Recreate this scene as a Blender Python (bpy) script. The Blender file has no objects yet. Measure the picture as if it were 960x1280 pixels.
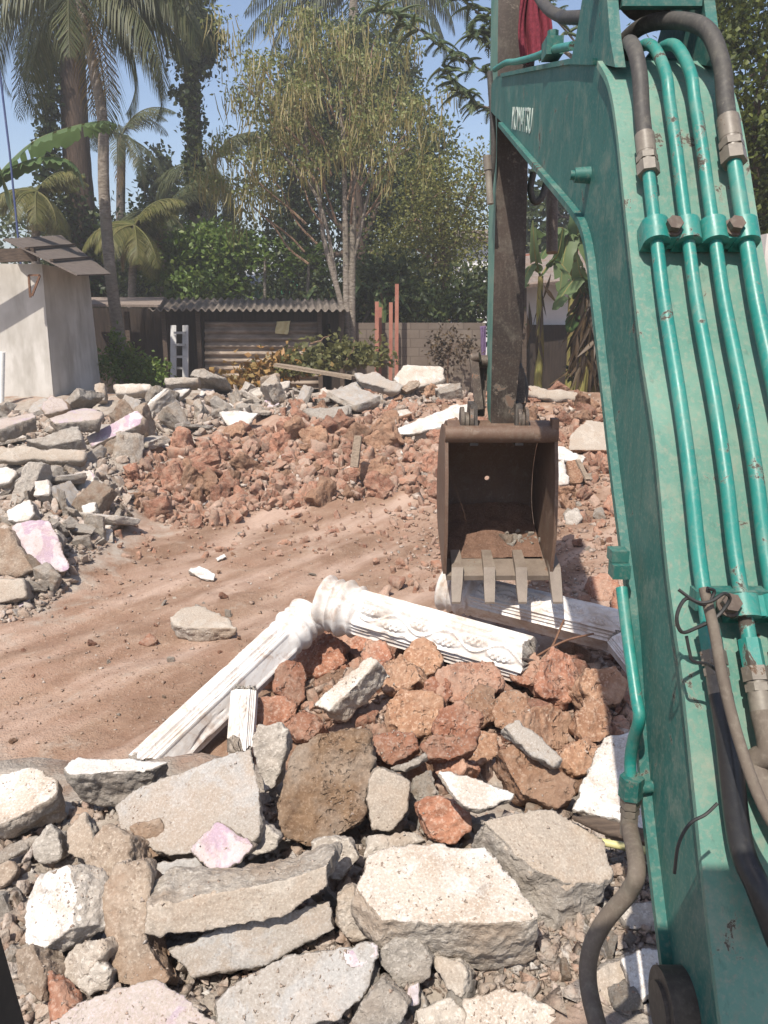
import bpy, bmesh, math, random
import numpy as np
from mathutils import Vector, Matrix, Euler
R = math.radians
random.seed(7)
scene = bpy.context.scene
COL = scene.collection

# ------------------------------------------------------------------ camera
FPX, PITCH, CAMZ = 1005.0, R(14.0), 2.3           # focal length in photo pixels, 960 x 1280
cam_d = bpy.data.cameras.new('camera'); cam = bpy.data.objects.new('camera', cam_d); COL.objects.link(cam)
cam_d.sensor_fit = 'VERTICAL'; cam_d.sensor_height = 24.0; cam_d.lens = 24.0 * FPX / 1280.0
cam_d.clip_start = 0.05; cam_d.clip_end = 1500
cam.location = (0, 0, CAMZ); cam.rotation_euler = (R(90) - PITCH, 0, 0)
scene.camera = cam
# ------------------------------------------------------------------ light
SUN = Vector((-0.22, -0.52, 0.90)).normalized()   # towards the sun
ELEV = math.asin(SUN.z); AZ = math.atan2(SUN.x, SUN.y)
world = bpy.data.worlds.new('World'); scene.world = world; world.use_nodes = True
wn = world.node_tree.nodes; bg = wn['Background']
sky = wn.new('ShaderNodeTexSky'); sky.sky_type = 'NISHITA'; sky.sun_disc = False
sky.sun_elevation = ELEV; sky.sun_rotation = AZ % (2 * math.pi)
sky.air_density = 1.0; sky.dust_density = 1.6; sky.ozone_density = 3.6; sky.altitude = 0
tint = wn.new('ShaderNodeMix'); tint.data_type = 'RGBA'; tint.blend_type = 'MULTIPLY'; tint.inputs[0].default_value = 1; tint.inputs[7].default_value = (1.10, 1.0, .95, 1)
world.node_tree.links.new(sky.outputs['Color'], tint.inputs[6]); world.node_tree.links.new(tint.outputs[2], bg.inputs['Color']); bg.inputs['Strength'].default_value = 0.11
sun_d = bpy.data.lights.new('sun', 'SUN'); sun_d.energy = 4.3; sun_d.angle = R(0.53); sun_d.color = (1.0, 0.93, 0.82)
sun = bpy.data.objects.new('sun', sun_d); COL.objects.link(sun)
sun.rotation_euler = SUN.to_track_quat('Z', 'Y').to_euler(); sun.location = (0, 0, 30)
vs = scene.view_settings; vs.view_transform = 'Standard'; vs.look = 'None'; vs.exposure = 0.74; vs.gamma = 1.0
scene.cycles.max_bounces = 6; scene.cycles.diffuse_bounces = 3; scene.cycles.transmission_bounces = 3
scene.cycles.transparent_max_bounces = 4; scene.cycles.volume_bounces = 0
scene.cycles.use_denoising = True
HAZE = 0.0035

# ------------------------------------------------------------------ photo pixel -> world
SP, CP = math.sin(PITCH), math.cos(PITCH)
def ray(u, v):
    a, b = (u - 480.0) / FPX, (640.0 - v) / FPX
    return Vector((a, CP + b * SP, -SP + b * CP))
def at_d(u, v, d): return Vector((0, 0, CAMZ)) + ray(u, v) * d
def at_y(u, v, y): r = ray(u, v); return Vector((0, 0, CAMZ)) + r * (y / r.y)
def at_x(u, v, x): r = ray(u, v); return Vector((0, 0, CAMZ)) + r * (x / r.x)
def at_z(u, v, z): r = ray(u, v); return Vector((0, 0, CAMZ)) + r * ((z - CAMZ) / r.z)
def on_plane(u, v, p, n):
    r = ray(u, v); o = Vector((0, 0, CAMZ)); return o + r * ((p - o).dot(n) / r.dot(n))

# ------------------------------------------------------------------ noise (numpy value noise)
def _hash(ix, iy, iz, seed):
    h = (ix.astype(np.int64) * 374761393 + iy.astype(np.int64) * 668265263 + iz.astype(np.int64) * 2147483647 + seed * 1274126177) & 0xFFFFFFFF
    h = ((h ^ (h >> 13)) * 1274126177) & 0xFFFFFFFF
    h = ((h ^ (h >> 16)) * 2246822519) & 0xFFFFFFFF
    return ((h ^ (h >> 15)) & 0xFFFFFF) / float(0xFFFFFF) * 2 - 1
def vnoise(p, seed=0):
    i = np.floor(p).astype(np.int64); f = p - i; w = f * f * (3 - 2 * f); r = 0
    for dx in (0, 1):
        for dy in (0, 1):
            for dz in (0, 1):
                k = (w[:, 0] if dx else 1 - w[:, 0]) * (w[:, 1] if dy else 1 - w[:, 1]) * (w[:, 2] if dz else 1 - w[:, 2])
                r = r + k * _hash(i[:, 0] + dx, i[:, 1] + dy, i[:, 2] + dz, seed)
    return r
def fbm(p, octaves=4, seed=0, gain=0.5):
    a, s, r = 1.0, 1.0, 0
    for o in range(octaves):
        r = r + a * vnoise(p * s + 17.3 * o, seed + o); a *= gain; s *= 2.03
    return r

# ------------------------------------------------------------------ terrain height
def S(t): t = np.clip(t, 0, 1); return t * t * (3 - 2 * t)
def height(x, y, detail=True):
    x = np.asarray(x, float); y = np.asarray(y, float)
    h = 0.34 * S((3.75 - y) / 0.7 - 0.12 * (x + 0.5)) * S((x + 6) / 3)
    h = np.maximum(h, 0.42 * np.exp(-(((x - 0.35) / 1.15) ** 2 + ((y - 3.9) / 0.95) ** 2) ** 1.3))
    h = np.maximum(h, 0.36 * S((x - 0.2) / 0.7) * S((4.8 - y) / 1.0))
    left = S((-2.3 - x) / 1.5 - 0.0 + 0.06 * (y - 7)) * S((y - 4.9) / 2.0) * (0.30 + 0.045 * np.clip(y - 6, 0, 8))
    back = S((y - 8.2) / 4.2) * 0.62 + 0.28 * np.exp(-((y - 14.0) / 1.9) ** 2)
    back = back * (1 - 0.75 * S((y - 14.8) / 2.6))
    h = np.maximum(h, np.maximum(left * (1 - 0.7 * S((y - 14.0) / 3)), back))
    if detail:
        sh = x.shape; p = np.stack([x.ravel(), y.ravel(), np.zeros(x.size)], 1)
        rough = 0.3 + 0.7 * S(h.ravel() / 0.2)
        fade = np.clip(1 - (p[:, 1] - 30) / 60, 0.1, 1)
        n = (0.07 * fbm(p * 1.3, 3, 3) + 0.022 * fbm(p * 6.0, 3, 9)) * rough * rough
        # broad shallow scrapes running away to the right, and fine crumbs
        al, ac = p[:, 0] * 0.55 + p[:, 1] * 0.835, p[:, 0] * 0.835 - p[:, 1] * 0.55
        flat = (1 - S(h.ravel() / 0.12)) * S((p[:, 1] - 2.5) / 1)
        n = n + flat * (0.018 * fbm(np.stack([al * 0.35, ac * 0.9, p[:, 2]], 1), 3, 31) + 0.012 * fbm(p * 3.1, 3, 35)) + 0.010 * fbm(p * 14.0, 3, 41) * (0.5 + 0.5 * rough)
        bend = ac + 0.05 * (al - 4.5) ** 2 + 0.06 * vnoise(p * 1.1, 51)
        for c0, wd, dp in ((-3.35, .17, .030), (-4.15, .20, .036), (-4.95, .15, .026), (-5.7, .22, .030)):
            q = (bend - c0) / wd; n = n + flat * dp * (-np.exp(-q * q) + .55 * np.exp(-((np.abs(q) - 1.5) / .5) ** 2)) * (.75 + .5 * vnoise(p * 2.3, 53))
        h = h + (n * fade).reshape(sh)
    return h
_T = np.concatenate([np.arange(1.2, 8, 0.01), np.arange(8, 40, 0.03)])
def hit(u, v, lift=0.0):
    r = ray(u, v); x, y, z = r.x * _T, r.y * _T, CAMZ + r.z * _T
    below = z < height(x, y, False) + lift
    t = _T[int(np.argmax(below))] if below.any() else _T[-1]
    return Vector((0, 0, CAMZ)) + r * float(t)
def depth_of(p): return p.y * CP + (CAMZ - p.z) * SP

# ------------------------------------------------------------------ materials
MATS = {}
class NT:
    def __init__(s, name):
        s.m = bpy.data.materials.new(name); s.m.use_nodes = True; s.t = s.m.node_tree
        s.b = s.t.nodes['Principled BSDF']; s.out = s.t.nodes['Material Output']
        s.tc = s.t.nodes.new('ShaderNodeTexCoord'); s.co = s.tc.outputs['Object']; MATS[name] = s.m
    def n(s, typ, **kw):
        nd = s.t.nodes.new(typ)
        for k, v in kw.items():
            if hasattr(nd, k): setattr(nd, k, v)
            else: nd.inputs[k.replace('_', ' ')].default_value = v
        return nd
    def l(s, a, b): s.t.links.new(a, b)
    def noise(s, scale, detail=4, rough=0.55, co=None, dist=0.0):
        nd = s.n('ShaderNodeTexNoise', Scale=scale, Detail=detail, Roughness=rough, Distortion=dist); s.l(co or s.co, nd.inputs['Vector']); return nd.outputs['Fac']
    def vor(s, scale, feature='F1', co=None, out='Distance'):
        nd = s.n('ShaderNodeTexVoronoi', Scale=scale, feature=feature); s.l(co or s.co, nd.inputs['Vector']); return nd.outputs[out]
    def ramp(s, fac, a, b, ca=(0, 0, 0, 1), cb=(1, 1, 1, 1)):
        nd = s.n('ShaderNodeValToRGB'); e = nd.color_ramp.elements; e[0].position = a; e[1].position = b; e[0].color = ca; e[1].color = cb
        s.l(fac, nd.inputs['Fac']); return nd.outputs['Color']
    def mix(s, fac, a, b, mode='MIX'):
        nd = s.n('ShaderNodeMix', data_type='RGBA', blend_type=mode)
        for v, i in ((fac, 0), (a, 6), (b, 7)):
            if isinstance(v, (int, float)): nd.inputs[i].default_value = v
            elif isinstance(v, tuple): nd.inputs[i].default_value = v if len(v) == 4 else v + (1,)
            else: s.l(v, nd.inputs[i])
        return nd.outputs[2]
    def math(s, op, a, b=0.0):
        nd = s.n('ShaderNodeMath', operation=op)
        for v, i in ((a, 0), (b, 1)):
            if isinstance(v, (int, float)): nd.inputs[i].default_value = v
            else: s.l(v, nd.inputs[i])
        return nd.outputs[0]
    def bump(s, h, strength, dist, prev=None):
        nd = s.n('ShaderNodeBump', Strength=strength, Distance=dist); s.l(h, nd.inputs['Height'])
        if prev is not None: s.l(prev, nd.inputs['Normal'])
        return nd.outputs['Normal']
    def done(s, col, rough=0.85, normal=None, metal=0.0, spec=0.3):
        if isinstance(col, tuple): s.b.inputs['Base Color'].default_value = col + (1,)
        else: s.l(col, s.b.inputs['Base Color'])
        if isinstance(rough, (int, float)): s.b.inputs['Roughness'].default_value = rough
        else: s.l(rough, s.b.inputs['Roughness'])
        s.b.inputs['Metallic'].default_value = metal; s.b.inputs['Specular IOR Level'].default_value = spec
        if normal is not None: s.l(normal, s.b.inputs['Normal'])
        return s.m
    def shifted(s):   # object coordinates moved by a random amount per object, so that copies differ
        oi = s.n('ShaderNodeObjectInfo'); sc = s.n('ShaderNodeVectorMath', operation='SCALE'); cb = s.n('ShaderNodeCombineXYZ')
        for i in range(3): s.l(oi.outputs['Random'], cb.inputs[i])
        s.l(cb.outputs[0], sc.inputs[0]); sc.inputs['Scale'].default_value = 37.0
        ad = s.n('ShaderNodeVectorMath', operation='ADD'); s.l(s.co, ad.inputs[0]); s.l(sc.outputs[0], ad.inputs[1]); s.co = ad.outputs[0]
        return oi.outputs['Random']

STONE, FACE = {}, {}
def stone_nodes(s, base, dark, light, dirt, dirt_amt=0.5, pit=0.4, fine=1.0):
    big = s.noise(3.5, 5, 0.6); med = s.noise(16, 6, 0.65); grit = s.noise(70 * fine, 4, 0.7)
    c = s.mix(s.ramp(med, 0.36, 0.66), dark, base)
    c = s.mix(s.ramp(grit, 0.52, 0.72), c, light)
    spots = s.vor(55 * fine); c = s.mix(s.math('MULTIPLY', s.ramp(spots, 0.16, 0.30, (1, 1, 1, 1), (0, 0, 0, 1)), 0.4), c, light)
    c = s.mix(s.math('MULTIPLY', s.ramp(big, 0.46, 0.62), dirt_amt), c, dirt)
    hs = s.n('ShaderNodeHueSaturation'); s.l(c, hs.inputs['Color']); s.l(s.math('ADD', s.math('MULTIPLY', s.rnd, 0.5), 0.75), hs.inputs['Value'])
    wv = s.n('ShaderNodeVectorMath', operation='ADD'); nz = s.n('ShaderNodeTexNoise', Scale=11.0, Detail=3.0); s.l(s.co, nz.inputs['Vector']); sc_ = s.n('ShaderNodeVectorMath', operation='SCALE'); s.l(nz.outputs['Color'], sc_.inputs[0]); sc_.inputs['Scale'].default_value = .22; s.l(s.co, wv.inputs[0]); s.l(sc_.outputs[0], wv.inputs[1])
    pits = s.vor(24 * fine, 'F1', wv.outputs[0]); pm = s.noise(5.5, 4, .6)
    pits = s.math('MAXIMUM', pits, s.ramp(pm, .40, .52, (1, 1, 1, 1), (0, 0, 0, 1)))
    nrm = s.bump(med, 0.6, 0.035); nrm = s.bump(grit, 0.6, 0.009, nrm); nrm = s.bump(s.ramp(pits, 0.08, 0.4), pit, 0.012, nrm)
    return hs.outputs['Color'], nrm
def face_nodes(s, paint, under, wear=0.5, speck=(0.16, 0.11, 0.08), speck_amt=0.5, scale=5.0, bumpy=0.35):
    big = s.noise(scale, 6, 0.65, dist=0.6); med = s.noise(18, 5, 0.6); fl = s.noise(60, 4, 0.7)
    c = s.mix(s.ramp(med, 0.35, 0.7), tuple(0.8 * k for k in paint), paint)
    c = s.mix(s.ramp(big, 0.60 - 0.22 * wear, 0.64 - 0.20 * wear), c, under)
    c = s.mix(s.math('MULTIPLY', s.ramp(fl, 0.60, 0.66), speck_amt), c, speck)
    dust = s.noise(4.5, 6, 0.7); c = s.mix(s.math('MULTIPLY', s.ramp(dust, 0.46, 0.62), 0.5 * speck_amt + 0.15), c, (0.31, 0.235, 0.175))
    sc2 = s.noise(9, 5, 0.7, dist=1.2); c = s.mix(s.math('MULTIPLY', s.ramp(sc2, 0.60, 0.66), 0.45), c, (0.22, 0.19, 0.165))
    cw = s.n('ShaderNodeVectorMath', operation='ADD'); cn = s.n('ShaderNodeTexNoise', Scale=6.0, Detail=5.0); s.l(s.co, cn.inputs['Vector']); cs = s.n('ShaderNodeVectorMath', operation='SCALE'); s.l(cn.outputs['Color'], cs.inputs[0]); cs.inputs['Scale'].default_value = .35; s.l(s.co, cw.inputs[0]); s.l(cs.outputs[0], cw.inputs[1])
    cr = s.ramp(s.vor(3.3, 'DISTANCE_TO_EDGE', cw.outputs[0]), .004, .016, (1, 1, 1, 1), (0, 0, 0, 1)); cr = s.math('MULTIPLY', cr, s.ramp(s.noise(2.7, 3), .52, .60)); c = s.mix(s.math('MULTIPLY', cr, .4), c, (.14, .12, .10))
    ag = s.noise(130, 3, .7); c = s.mix(s.math('MULTIPLY', s.ramp(ag, .50, .70), .45), c, tuple(min(.75, k * 1.45) for k in paint)); c = s.mix(s.math('MULTIPLY', s.ramp(ag, .30, .42, (1, 1, 1, 1), (0, 0, 0, 1)), .5), c, tuple(k * .55 for k in under))
    return c, s.bump(ag, .5, .004, s.bump(cr, -.4, .01, s.bump(sc2, 0.25, 0.008, s.bump(big, 0.4, 0.015, s.bump(fl, bumpy + .15, 0.006)))))
def mat_stone(name, *p): STONE[name] = p; s = NT(name); s.rnd = s.shifted(); c, n = stone_nodes(s, *p); s.done(c, .92, n)
def mat_face(name, *p, **k): FACE[name] = (p, k)
def chunk_mat(mat, face):
    if not face: return M[mat]
    nm = mat + '_with_' + face
    if nm in M: return M[nm]
    s = NT(nm); s.rnd = s.shifted(); c1, n1 = stone_nodes(s, *STONE[mat]); p, k = FACE[face]; c2, n2 = face_nodes(s, *p, **k)
    at = s.n('ShaderNodeAttribute', attribute_name='face'); e = s.noise(22, 5, 0.65)
    f = s.math('ADD', at.outputs['Fac'], s.math('MULTIPLY', s.math('SUBTRACT', e, 0.5), 1.1)); f = s.ramp(f, 0.47, 0.53)
    nm_ = s.n('ShaderNodeMix', data_type='VECTOR'); s.l(f, nm_.inputs[0]); s.l(n1, nm_.inputs[4]); s.l(n2, nm_.inputs[5])
    return s.done(s.mix(f, c1, c2), .88, s.bump(f, 0.5, 0.006, nm_.outputs[1]))
mat_stone('concrete', (0.36, 0.32, 0.275), (0.23, 0.20, 0.17), (0.50, 0.46, 0.41), (0.25, 0.18, 0.125), 0.55)
mat_stone('grey_concrete', (0.37, 0.335, 0.295), (0.24, 0.215, 0.188), (0.51, 0.47, 0.425), (0.27, 0.215, 0.17), 0.4)
mat_stone('brown_concrete', (0.29, 0.235, 0.185), (0.185, 0.14, 0.105), (0.42, 0.36, 0.30), (0.20, 0.125, 0.08), 0.7)
mat_stone('laterite', (0.345, 0.17, 0.108), (0.20, 0.083, 0.05), (0.44, 0.32, 0.26), (0.34, 0.235, 0.175), 0.6, 0.9, 0.8)
mat_stone('ochre_laterite', (0.32, 0.19, 0.12), (0.20, 0.10, 0.058), (0.46, 0.335, 0.25), (0.30, 0.20, 0.14), 0.6, 0.9, 0.8)
mat_stone('soil_clod', (0.20, 0.13, 0.08), (0.115, 0.068, 0.04), (0.30, 0.215, 0.15), (0.30, 0.255, 0.21), 0.6, 0.9, 1.2)
mat_face('white_plaster', (0.60, 0.585, 0.565), (0.44, 0.40, 0.36), 0.5, speck_amt=0.6)
mat_face('dirty_white_plaster', (0.56, 0.525, 0.49), (0.41, 0.36, 0.31), 0.75, speck_amt=1.0)
mat_face('pink_plaster', (0.40, 0.30, 0.37), (0.47, 0.42, 0.43), 0.75, speck_amt=0.5)
mat_face('faded_pink_plaster', (0.38, 0.31, 0.345), (0.35, 0.305, 0.275), 0.95, speck_amt=0.7)
mat_face('smooth_render', (0.36, 0.345, 0.33), (0.29, 0.26, 0.23), 0.75, speck_amt=0.6)
mat_face('tan_face', (0.40, 0.355, 0.305), (0.31, 0.265, 0.22), 0.8, speck_amt=0.7)

def mat_ground():
    s = NT('bare_earth')
    big = s.noise(0.55, 6, 0.6); med = s.noise(3.2, 7, 0.65); fine = s.noise(38, 6, 0.75); grit = s.vor(60)
    mp = s.n('ShaderNodeMapping'); mp.vector_type = 'TEXTURE'; mp.inputs['Rotation'].default_value = (0, 0, R(56)); mp.inputs['Scale'].default_value = (3.2, 0.75, 1); s.l(s.co, mp.inputs['Vector'])
    st = s.noise(1.6, 5, 0.6, mp.outputs[0])
    c = s.mix(s.ramp(big, 0.38, 0.62), (0.20, 0.123, 0.083), (0.275, 0.172, 0.122))
    c = s.mix(s.math('MULTIPLY', s.ramp(med, 0.42, 0.68), .8), c, (0.32, 0.225, 0.165))
    c = s.mix(s.math('MULTIPLY', s.ramp(st, 0.46, 0.64), 0.75), c, (0.44, 0.325, 0.262))
    c = s.mix(s.math('MULTIPLY', s.ramp(st, 0.30, 0.46, (1, 1, 1, 1), (0, 0, 0, 1)), 0.7), c, (0.165, 0.10, 0.065))
    c = s.mix(s.math('MULTIPLY', s.ramp(fine, 0.56, 0.70), 0.55), c, (0.48, 0.39, 0.32))
    c = s.mix(s.math('MULTIPLY', s.ramp(fine, 0.30, 0.44, (1, 1, 1, 1), (0, 0, 0, 1)), 0.5), c, (0.17, 0.10, 0.07))
    at = s.n('ShaderNodeAttribute', attribute_name='rubble_dust'); gd = s.mix(s.ramp(med, 0.36, 0.62), (0.20, 0.165, 0.135), (0.36, 0.315, 0.27)); gd = s.mix(s.math('MULTIPLY', s.ramp(fine, .5, .7), .5), gd, (0.46, 0.42, 0.38))
    c = s.mix(s.ramp(s.math('ADD', at.outputs['Fac'], s.math('MULTIPLY', s.math('SUBTRACT', med, .5), 2.6)), .30, .95), c, gd)
    nrm = s.bump(med, 0.5, 0.06); nrm = s.bump(fine, 0.7, 0.02, nrm); nrm = s.bump(s.ramp(grit, 0.1, 0.5), 0.35, 0.01, nrm)
    return s.done(c, 0.95, nrm, spec=0.15)
mat_ground()

def mat_paint(name, base, faded, rust=(0.11, 0.055, 0.03), chips=0.5, dust=0.4, rough=0.45):
    s = NT(name)
    cl = s.noise(2.1, 7, 0.68, dist=0.5); ch = s.noise(15, 8, 0.75, dist=0.5); cm = s.noise(2.6, 4, 0.6); fine = s.noise(90, 3, 0.6); mid = s.noise(9, 6, 0.7)
    mp = s.n('ShaderNodeMapping'); mp.inputs['Scale'].default_value = (7, 7, 0.6); s.l(s.co, mp.inputs['Vector'])
    streak = s.noise(6, 5, 0.65, mp.outputs[0])
    c = s.mix(s.ramp(cl, 0.36, 0.64), base, faded)
    c = s.mix(s.math('MULTIPLY', s.ramp(mid, 0.52, 0.66), dust * .9), c, tuple(.55 * f + .45 * g_ for f, g_ in zip(faded, (0.26, 0.25, 0.20))))
    c = s.mix(s.math('MULTIPLY', s.ramp(streak, 0.54, 0.74), dust * .55), c, (0.20, 0.185, 0.145))
    c = s.mix(s.math('MULTIPLY', s.ramp(streak, 0.30, 0.42, (1, 1, 1, 1), (0, 0, 0, 1)), dust * .5), c, tuple(.5 * k for k in base))
    c = s.mix(s.math('MULTIPLY', s.ramp(fine, 0.5, 0.8), dust * 0.6), c, (0.28, 0.25, 0.20))
    e = s.math('ADD', ch, s.math('MULTIPLY', s.math('SUBTRACT', cm, .5), .55))
    halo = s.ramp(e, 0.70 - 0.1 * chips, 0.735 - 0.1 * chips); chip = s.ramp(e, 0.735 - 0.1 * chips, 0.75 - 0.1 * chips)
    c = s.mix(s.math('MULTIPLY', halo, .5), c, (0.22, 0.20, 0.165)); c = s.mix(chip, c, rust)
    mq = s.n('ShaderNodeMapping'); mq.inputs['Rotation'].default_value = (.5, .2, .3); mq.inputs['Scale'].default_value = (40, 40, 2.0); s.l(s.co, mq.inputs['Vector']); scr = s.math('MULTIPLY', s.ramp(s.noise(3, 3, .6, mq.outputs[0]), .66, .70), s.ramp(cm, .48, .60)); c = s.mix(s.math('MULTIPLY', scr, .3), c, tuple(.5 * f + .12 for f in faded))
    nrm = s.bump(cl, 0.1, 0.02); nrm = s.bump(chip, -0.3, 0.002, nrm); nrm = s.bump(fine, 0.08, 0.002, nrm)
    rg = s.mix(s.math('MULTIPLY', s.ramp(mid, .4, .7), .6), (rough,) * 3, (min(1, rough + .3),) * 3)
    return s.done(c, s.mix(chip, rg, (0.85,) * 3), nrm, spec=0.4)
mat_paint('boom_paint', (0.008, 0.084, 0.073), (0.026, 0.118, 0.102), rust=(.05, .042, .034), chips=0.8, dust=0.6, rough=0.5)
mat_paint('faded_paint', (0.052, 0.165, 0.132), (0.125, 0.235, 0.188), rust=(.06, .05, .04), chips=0.85, dust=0.8, rough=0.65)
mat_paint('pipe_paint', (0.008, 0.150, 0.128), (0.028, 0.195, 0.165), rust=(.055, .045, .036), chips=1.2, dust=0.4, rough=0.36)
mat_paint('worn_steel', (0.05, 0.036, 0.028), (0.10, 0.072, 0.055), rust=(0.17, 0.085, 0.05), chips=0.8, dust=0.5, rough=0.55)
mat_paint('arm_steel', (0.020, 0.0135, 0.010), (0.045, 0.030, 0.022), rust=(0.13, 0.085, 0.06), chips=0.9, dust=0.3, rough=0.5)
mat_paint('dark_steel', (0.035, 0.028, 0.024), (0.06, 0.05, 0.042), rust=(0.11, 0.06, 0.035), chips=0.5, dust=0.3, rough=0.5)
mat_paint('bucket_steel', (0.085, 0.048, 0.032), (0.13, 0.078, 0.052), rust=(0.16, 0.10, 0.07), chips=0.8, dust=0.35, rough=0.6)
mat_paint('tooth_steel', (0.115, 0.088, 0.068), (0.21, 0.17, 0.138), rust=(0.14, 0.085, 0.055), chips=0.7, dust=0.4, rough=0.5)
mat_paint('fitting_steel', (0.10, 0.085, 0.07), (0.19, 0.165, 0.135), rust=(0.09, 0.055, 0.035), chips=0.9, dust=0.5, rough=0.4)
mat_paint('rubber_hose', (0.028, 0.027, 0.027), (0.055, 0.05, 0.045), rust=(0.13, 0.10, 0.08), chips=0.5, dust=0.25, rough=0.6)
mat_paint('dusty_hose', (0.085, 0.068, 0.054), (0.13, 0.105, 0.084), rust=(0.07, 0.06, 0.05), chips=0.3, dust=0.5, rough=0.75)
mat_paint('black_plastic', (0.012, 0.012, 0.013), (0.02, 0.02, 0.02), rust=(0.05, 0.045, 0.04), chips=0.1, dust=0.1, rough=0.45)
mat_paint('glossy_hose', (0.012, 0.012, 0.014), (0.02, 0.02, 0.022), rust=(0.06, 0.06, 0.05), chips=0.1, dust=0.08, rough=0.3)
mat_paint('rusty_red_post', (0.24, 0.085, 0.06), (0.33, 0.14, 0.10), chips=0.4, dust=0.3, rough=0.8)
mat_paint('aluminium', (0.34, 0.335, 0.325), (0.44, 0.43, 0.42), rust=(0.25, 0.23, 0.2), chips=0.3, dust=0.3, rough=0.5)
mat_paint('white_letter', (0.50, 0.55, 0.51), (0.36, 0.45, 0.41), rust=(0.03, 0.16, 0.12), chips=1.0, dust=0.3, rough=0.6)
mat_paint('blue_paint', (0.03, 0.05, 0.14), (0.05, 0.07, 0.17), chips=0.3, dust=0.2, rough=0.5)

def mat_simple(name, c1, c2, scale=8, bump=0.3, rough=0.85, stretch=(1, 1, 1), dist=0.01, thr=(0.35, 0.65), c3=None):
    s = NT(name)
    mp = s.n('ShaderNodeMapping'); mp.inputs['Scale'].default_value = stretch; s.l(s.co, mp.inputs['Vector'])
    a = s.noise(scale, 6, 0.65, mp.outputs[0]); c = s.mix(s.ramp(a, *thr), c1, c2)
    b = s.noise(scale * 0.22, 4, 0.6); 
    if c3: c = s.mix(s.math('MULTIPLY', s.ramp(b, 0.45, 0.65), 0.7), c, c3)
    return s.done(c, rough, s.bump(a, bump, dist))
mat_simple('bark', (0.13, 0.105, 0.085), (0.27, 0.235, 0.20), 9, 0.8, 0.95, (1, 1, 2.5), 0.05, c3=(0.16, 0.14, 0.11))
mat_simple('brown_bark', (0.14, 0.085, 0.055), (0.24, 0.16, 0.11), 9, 0.8, 0.95, (3, 3, 0.6), 0.05)
mat_simple('dark_bark', (0.045, 0.032, 0.025), (0.10, 0.068, 0.05), 7, 0.8, 0.95, (4, 4, 0.4), 0.05)
mat_simple('banana_stem', (0.13, 0.14, 0.03), (0.26, 0.22, 0.08), 6, 0.4, 0.7, (4, 4, 0.5), 0.02, c3=(0.15, 0.09, 0.05))
mat_simple('wood', (0.15, 0.115, 0.085), (0.29, 0.23, 0.175), 10, 0.5, 0.9, (0.5, 6, 6), 0.01)
mat_simple('old_wood', (0.05, 0.036, 0.028), (0.11, 0.08, 0.06), 10, 0.5, 0.9, (0.5, 6, 6), 0.01)
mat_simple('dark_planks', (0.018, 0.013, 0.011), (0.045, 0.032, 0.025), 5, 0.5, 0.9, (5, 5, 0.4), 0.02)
mat_simple('asbestos', (0.085, 0.07, 0.058), (0.19, 0.16, 0.135), 5, 0.3, 0.9, (1, 1, 1), 0.02, c3=(0.075, 0.06, 0.05))
mat_simple('sheet_wall', (0.17, 0.13, 0.10), (0.36, 0.295, 0.24), 4, 0.3, 0.85, (0.7, 1, 3), 0.02, c3=(0.10, 0.075, 0.06))
mat_simple('roof_board', (0.15, 0.115, 0.095), (0.23, 0.185, 0.155), 6, 0.3, 0.9, (6, 0.5, 1), 0.02)
mat_simple('lean_to_sheet', (0.085, 0.068, 0.058), (0.14, 0.115, 0.10), 6, 0.3, 0.9, (6, 0.5, 1), 0.02)
mat_simple('lime_wall', (0.37, 0.345, 0.31), (0.55, 0.525, 0.49), 2.4, 0.4, 0.9, (1, 1, 0.3), 0.03, thr=(.38, .56), c3=(0.30, 0.275, 0.24))
mat_simple('white_wall', (0.70, 0.70, 0.72), (0.76, 0.76, 0.78), 3, 0.1, 0.9)
mat_simple('green_sheet', (0.03, 0.17, 0.09), (0.05, 0.22, 0.12), 3, 0.1, 0.6)
mat_simple('grey_sheet', (0.36, 0.37, 0.38), (0.46, 0.47, 0.48), 3, 0.1, 0.6)
mat_simple('roof_tile', (0.12, 0.10, 0.088), (0.23, 0.195, 0.175), 9, 0.6, 0.9, c3=(0.17, 0.115, 0.085))
mat_simple('red_cloth', (0.085, 0.008, 0.018), (0.16, 0.022, 0.035), 60, 0.2, 0.9)
mat_simple('purple_cloth', (0.11, 0.07, 0.15), (0.18, 0.12, 0.22), 20, 0.2, 0.9)
mat_simple('yellow_paper', (0.50, 0.42, 0.22), (0.60, 0.52, 0.30), 10, 0.2, 0.9)
mat_simple('green_cloth', (0.20, 0.30, 0.26), (0.30, 0.40, 0.34), 20, 0.2, 0.9)
mat_simple('white_plastic', (0.62, 0.62, 0.60), (0.72, 0.72, 0.70), 6, 0.05, 0.5)
mat_simple('rust_iron', (0.10, 0.05, 0.03), (0.20, 0.11, 0.07), 40, 0.3, 0.9)
mat_simple('bamboo', (0.42, 0.38, 0.15), (0.55, 0.50, 0.25), 8, 0.1, 0.5, (1, 1, 0.3))
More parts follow.
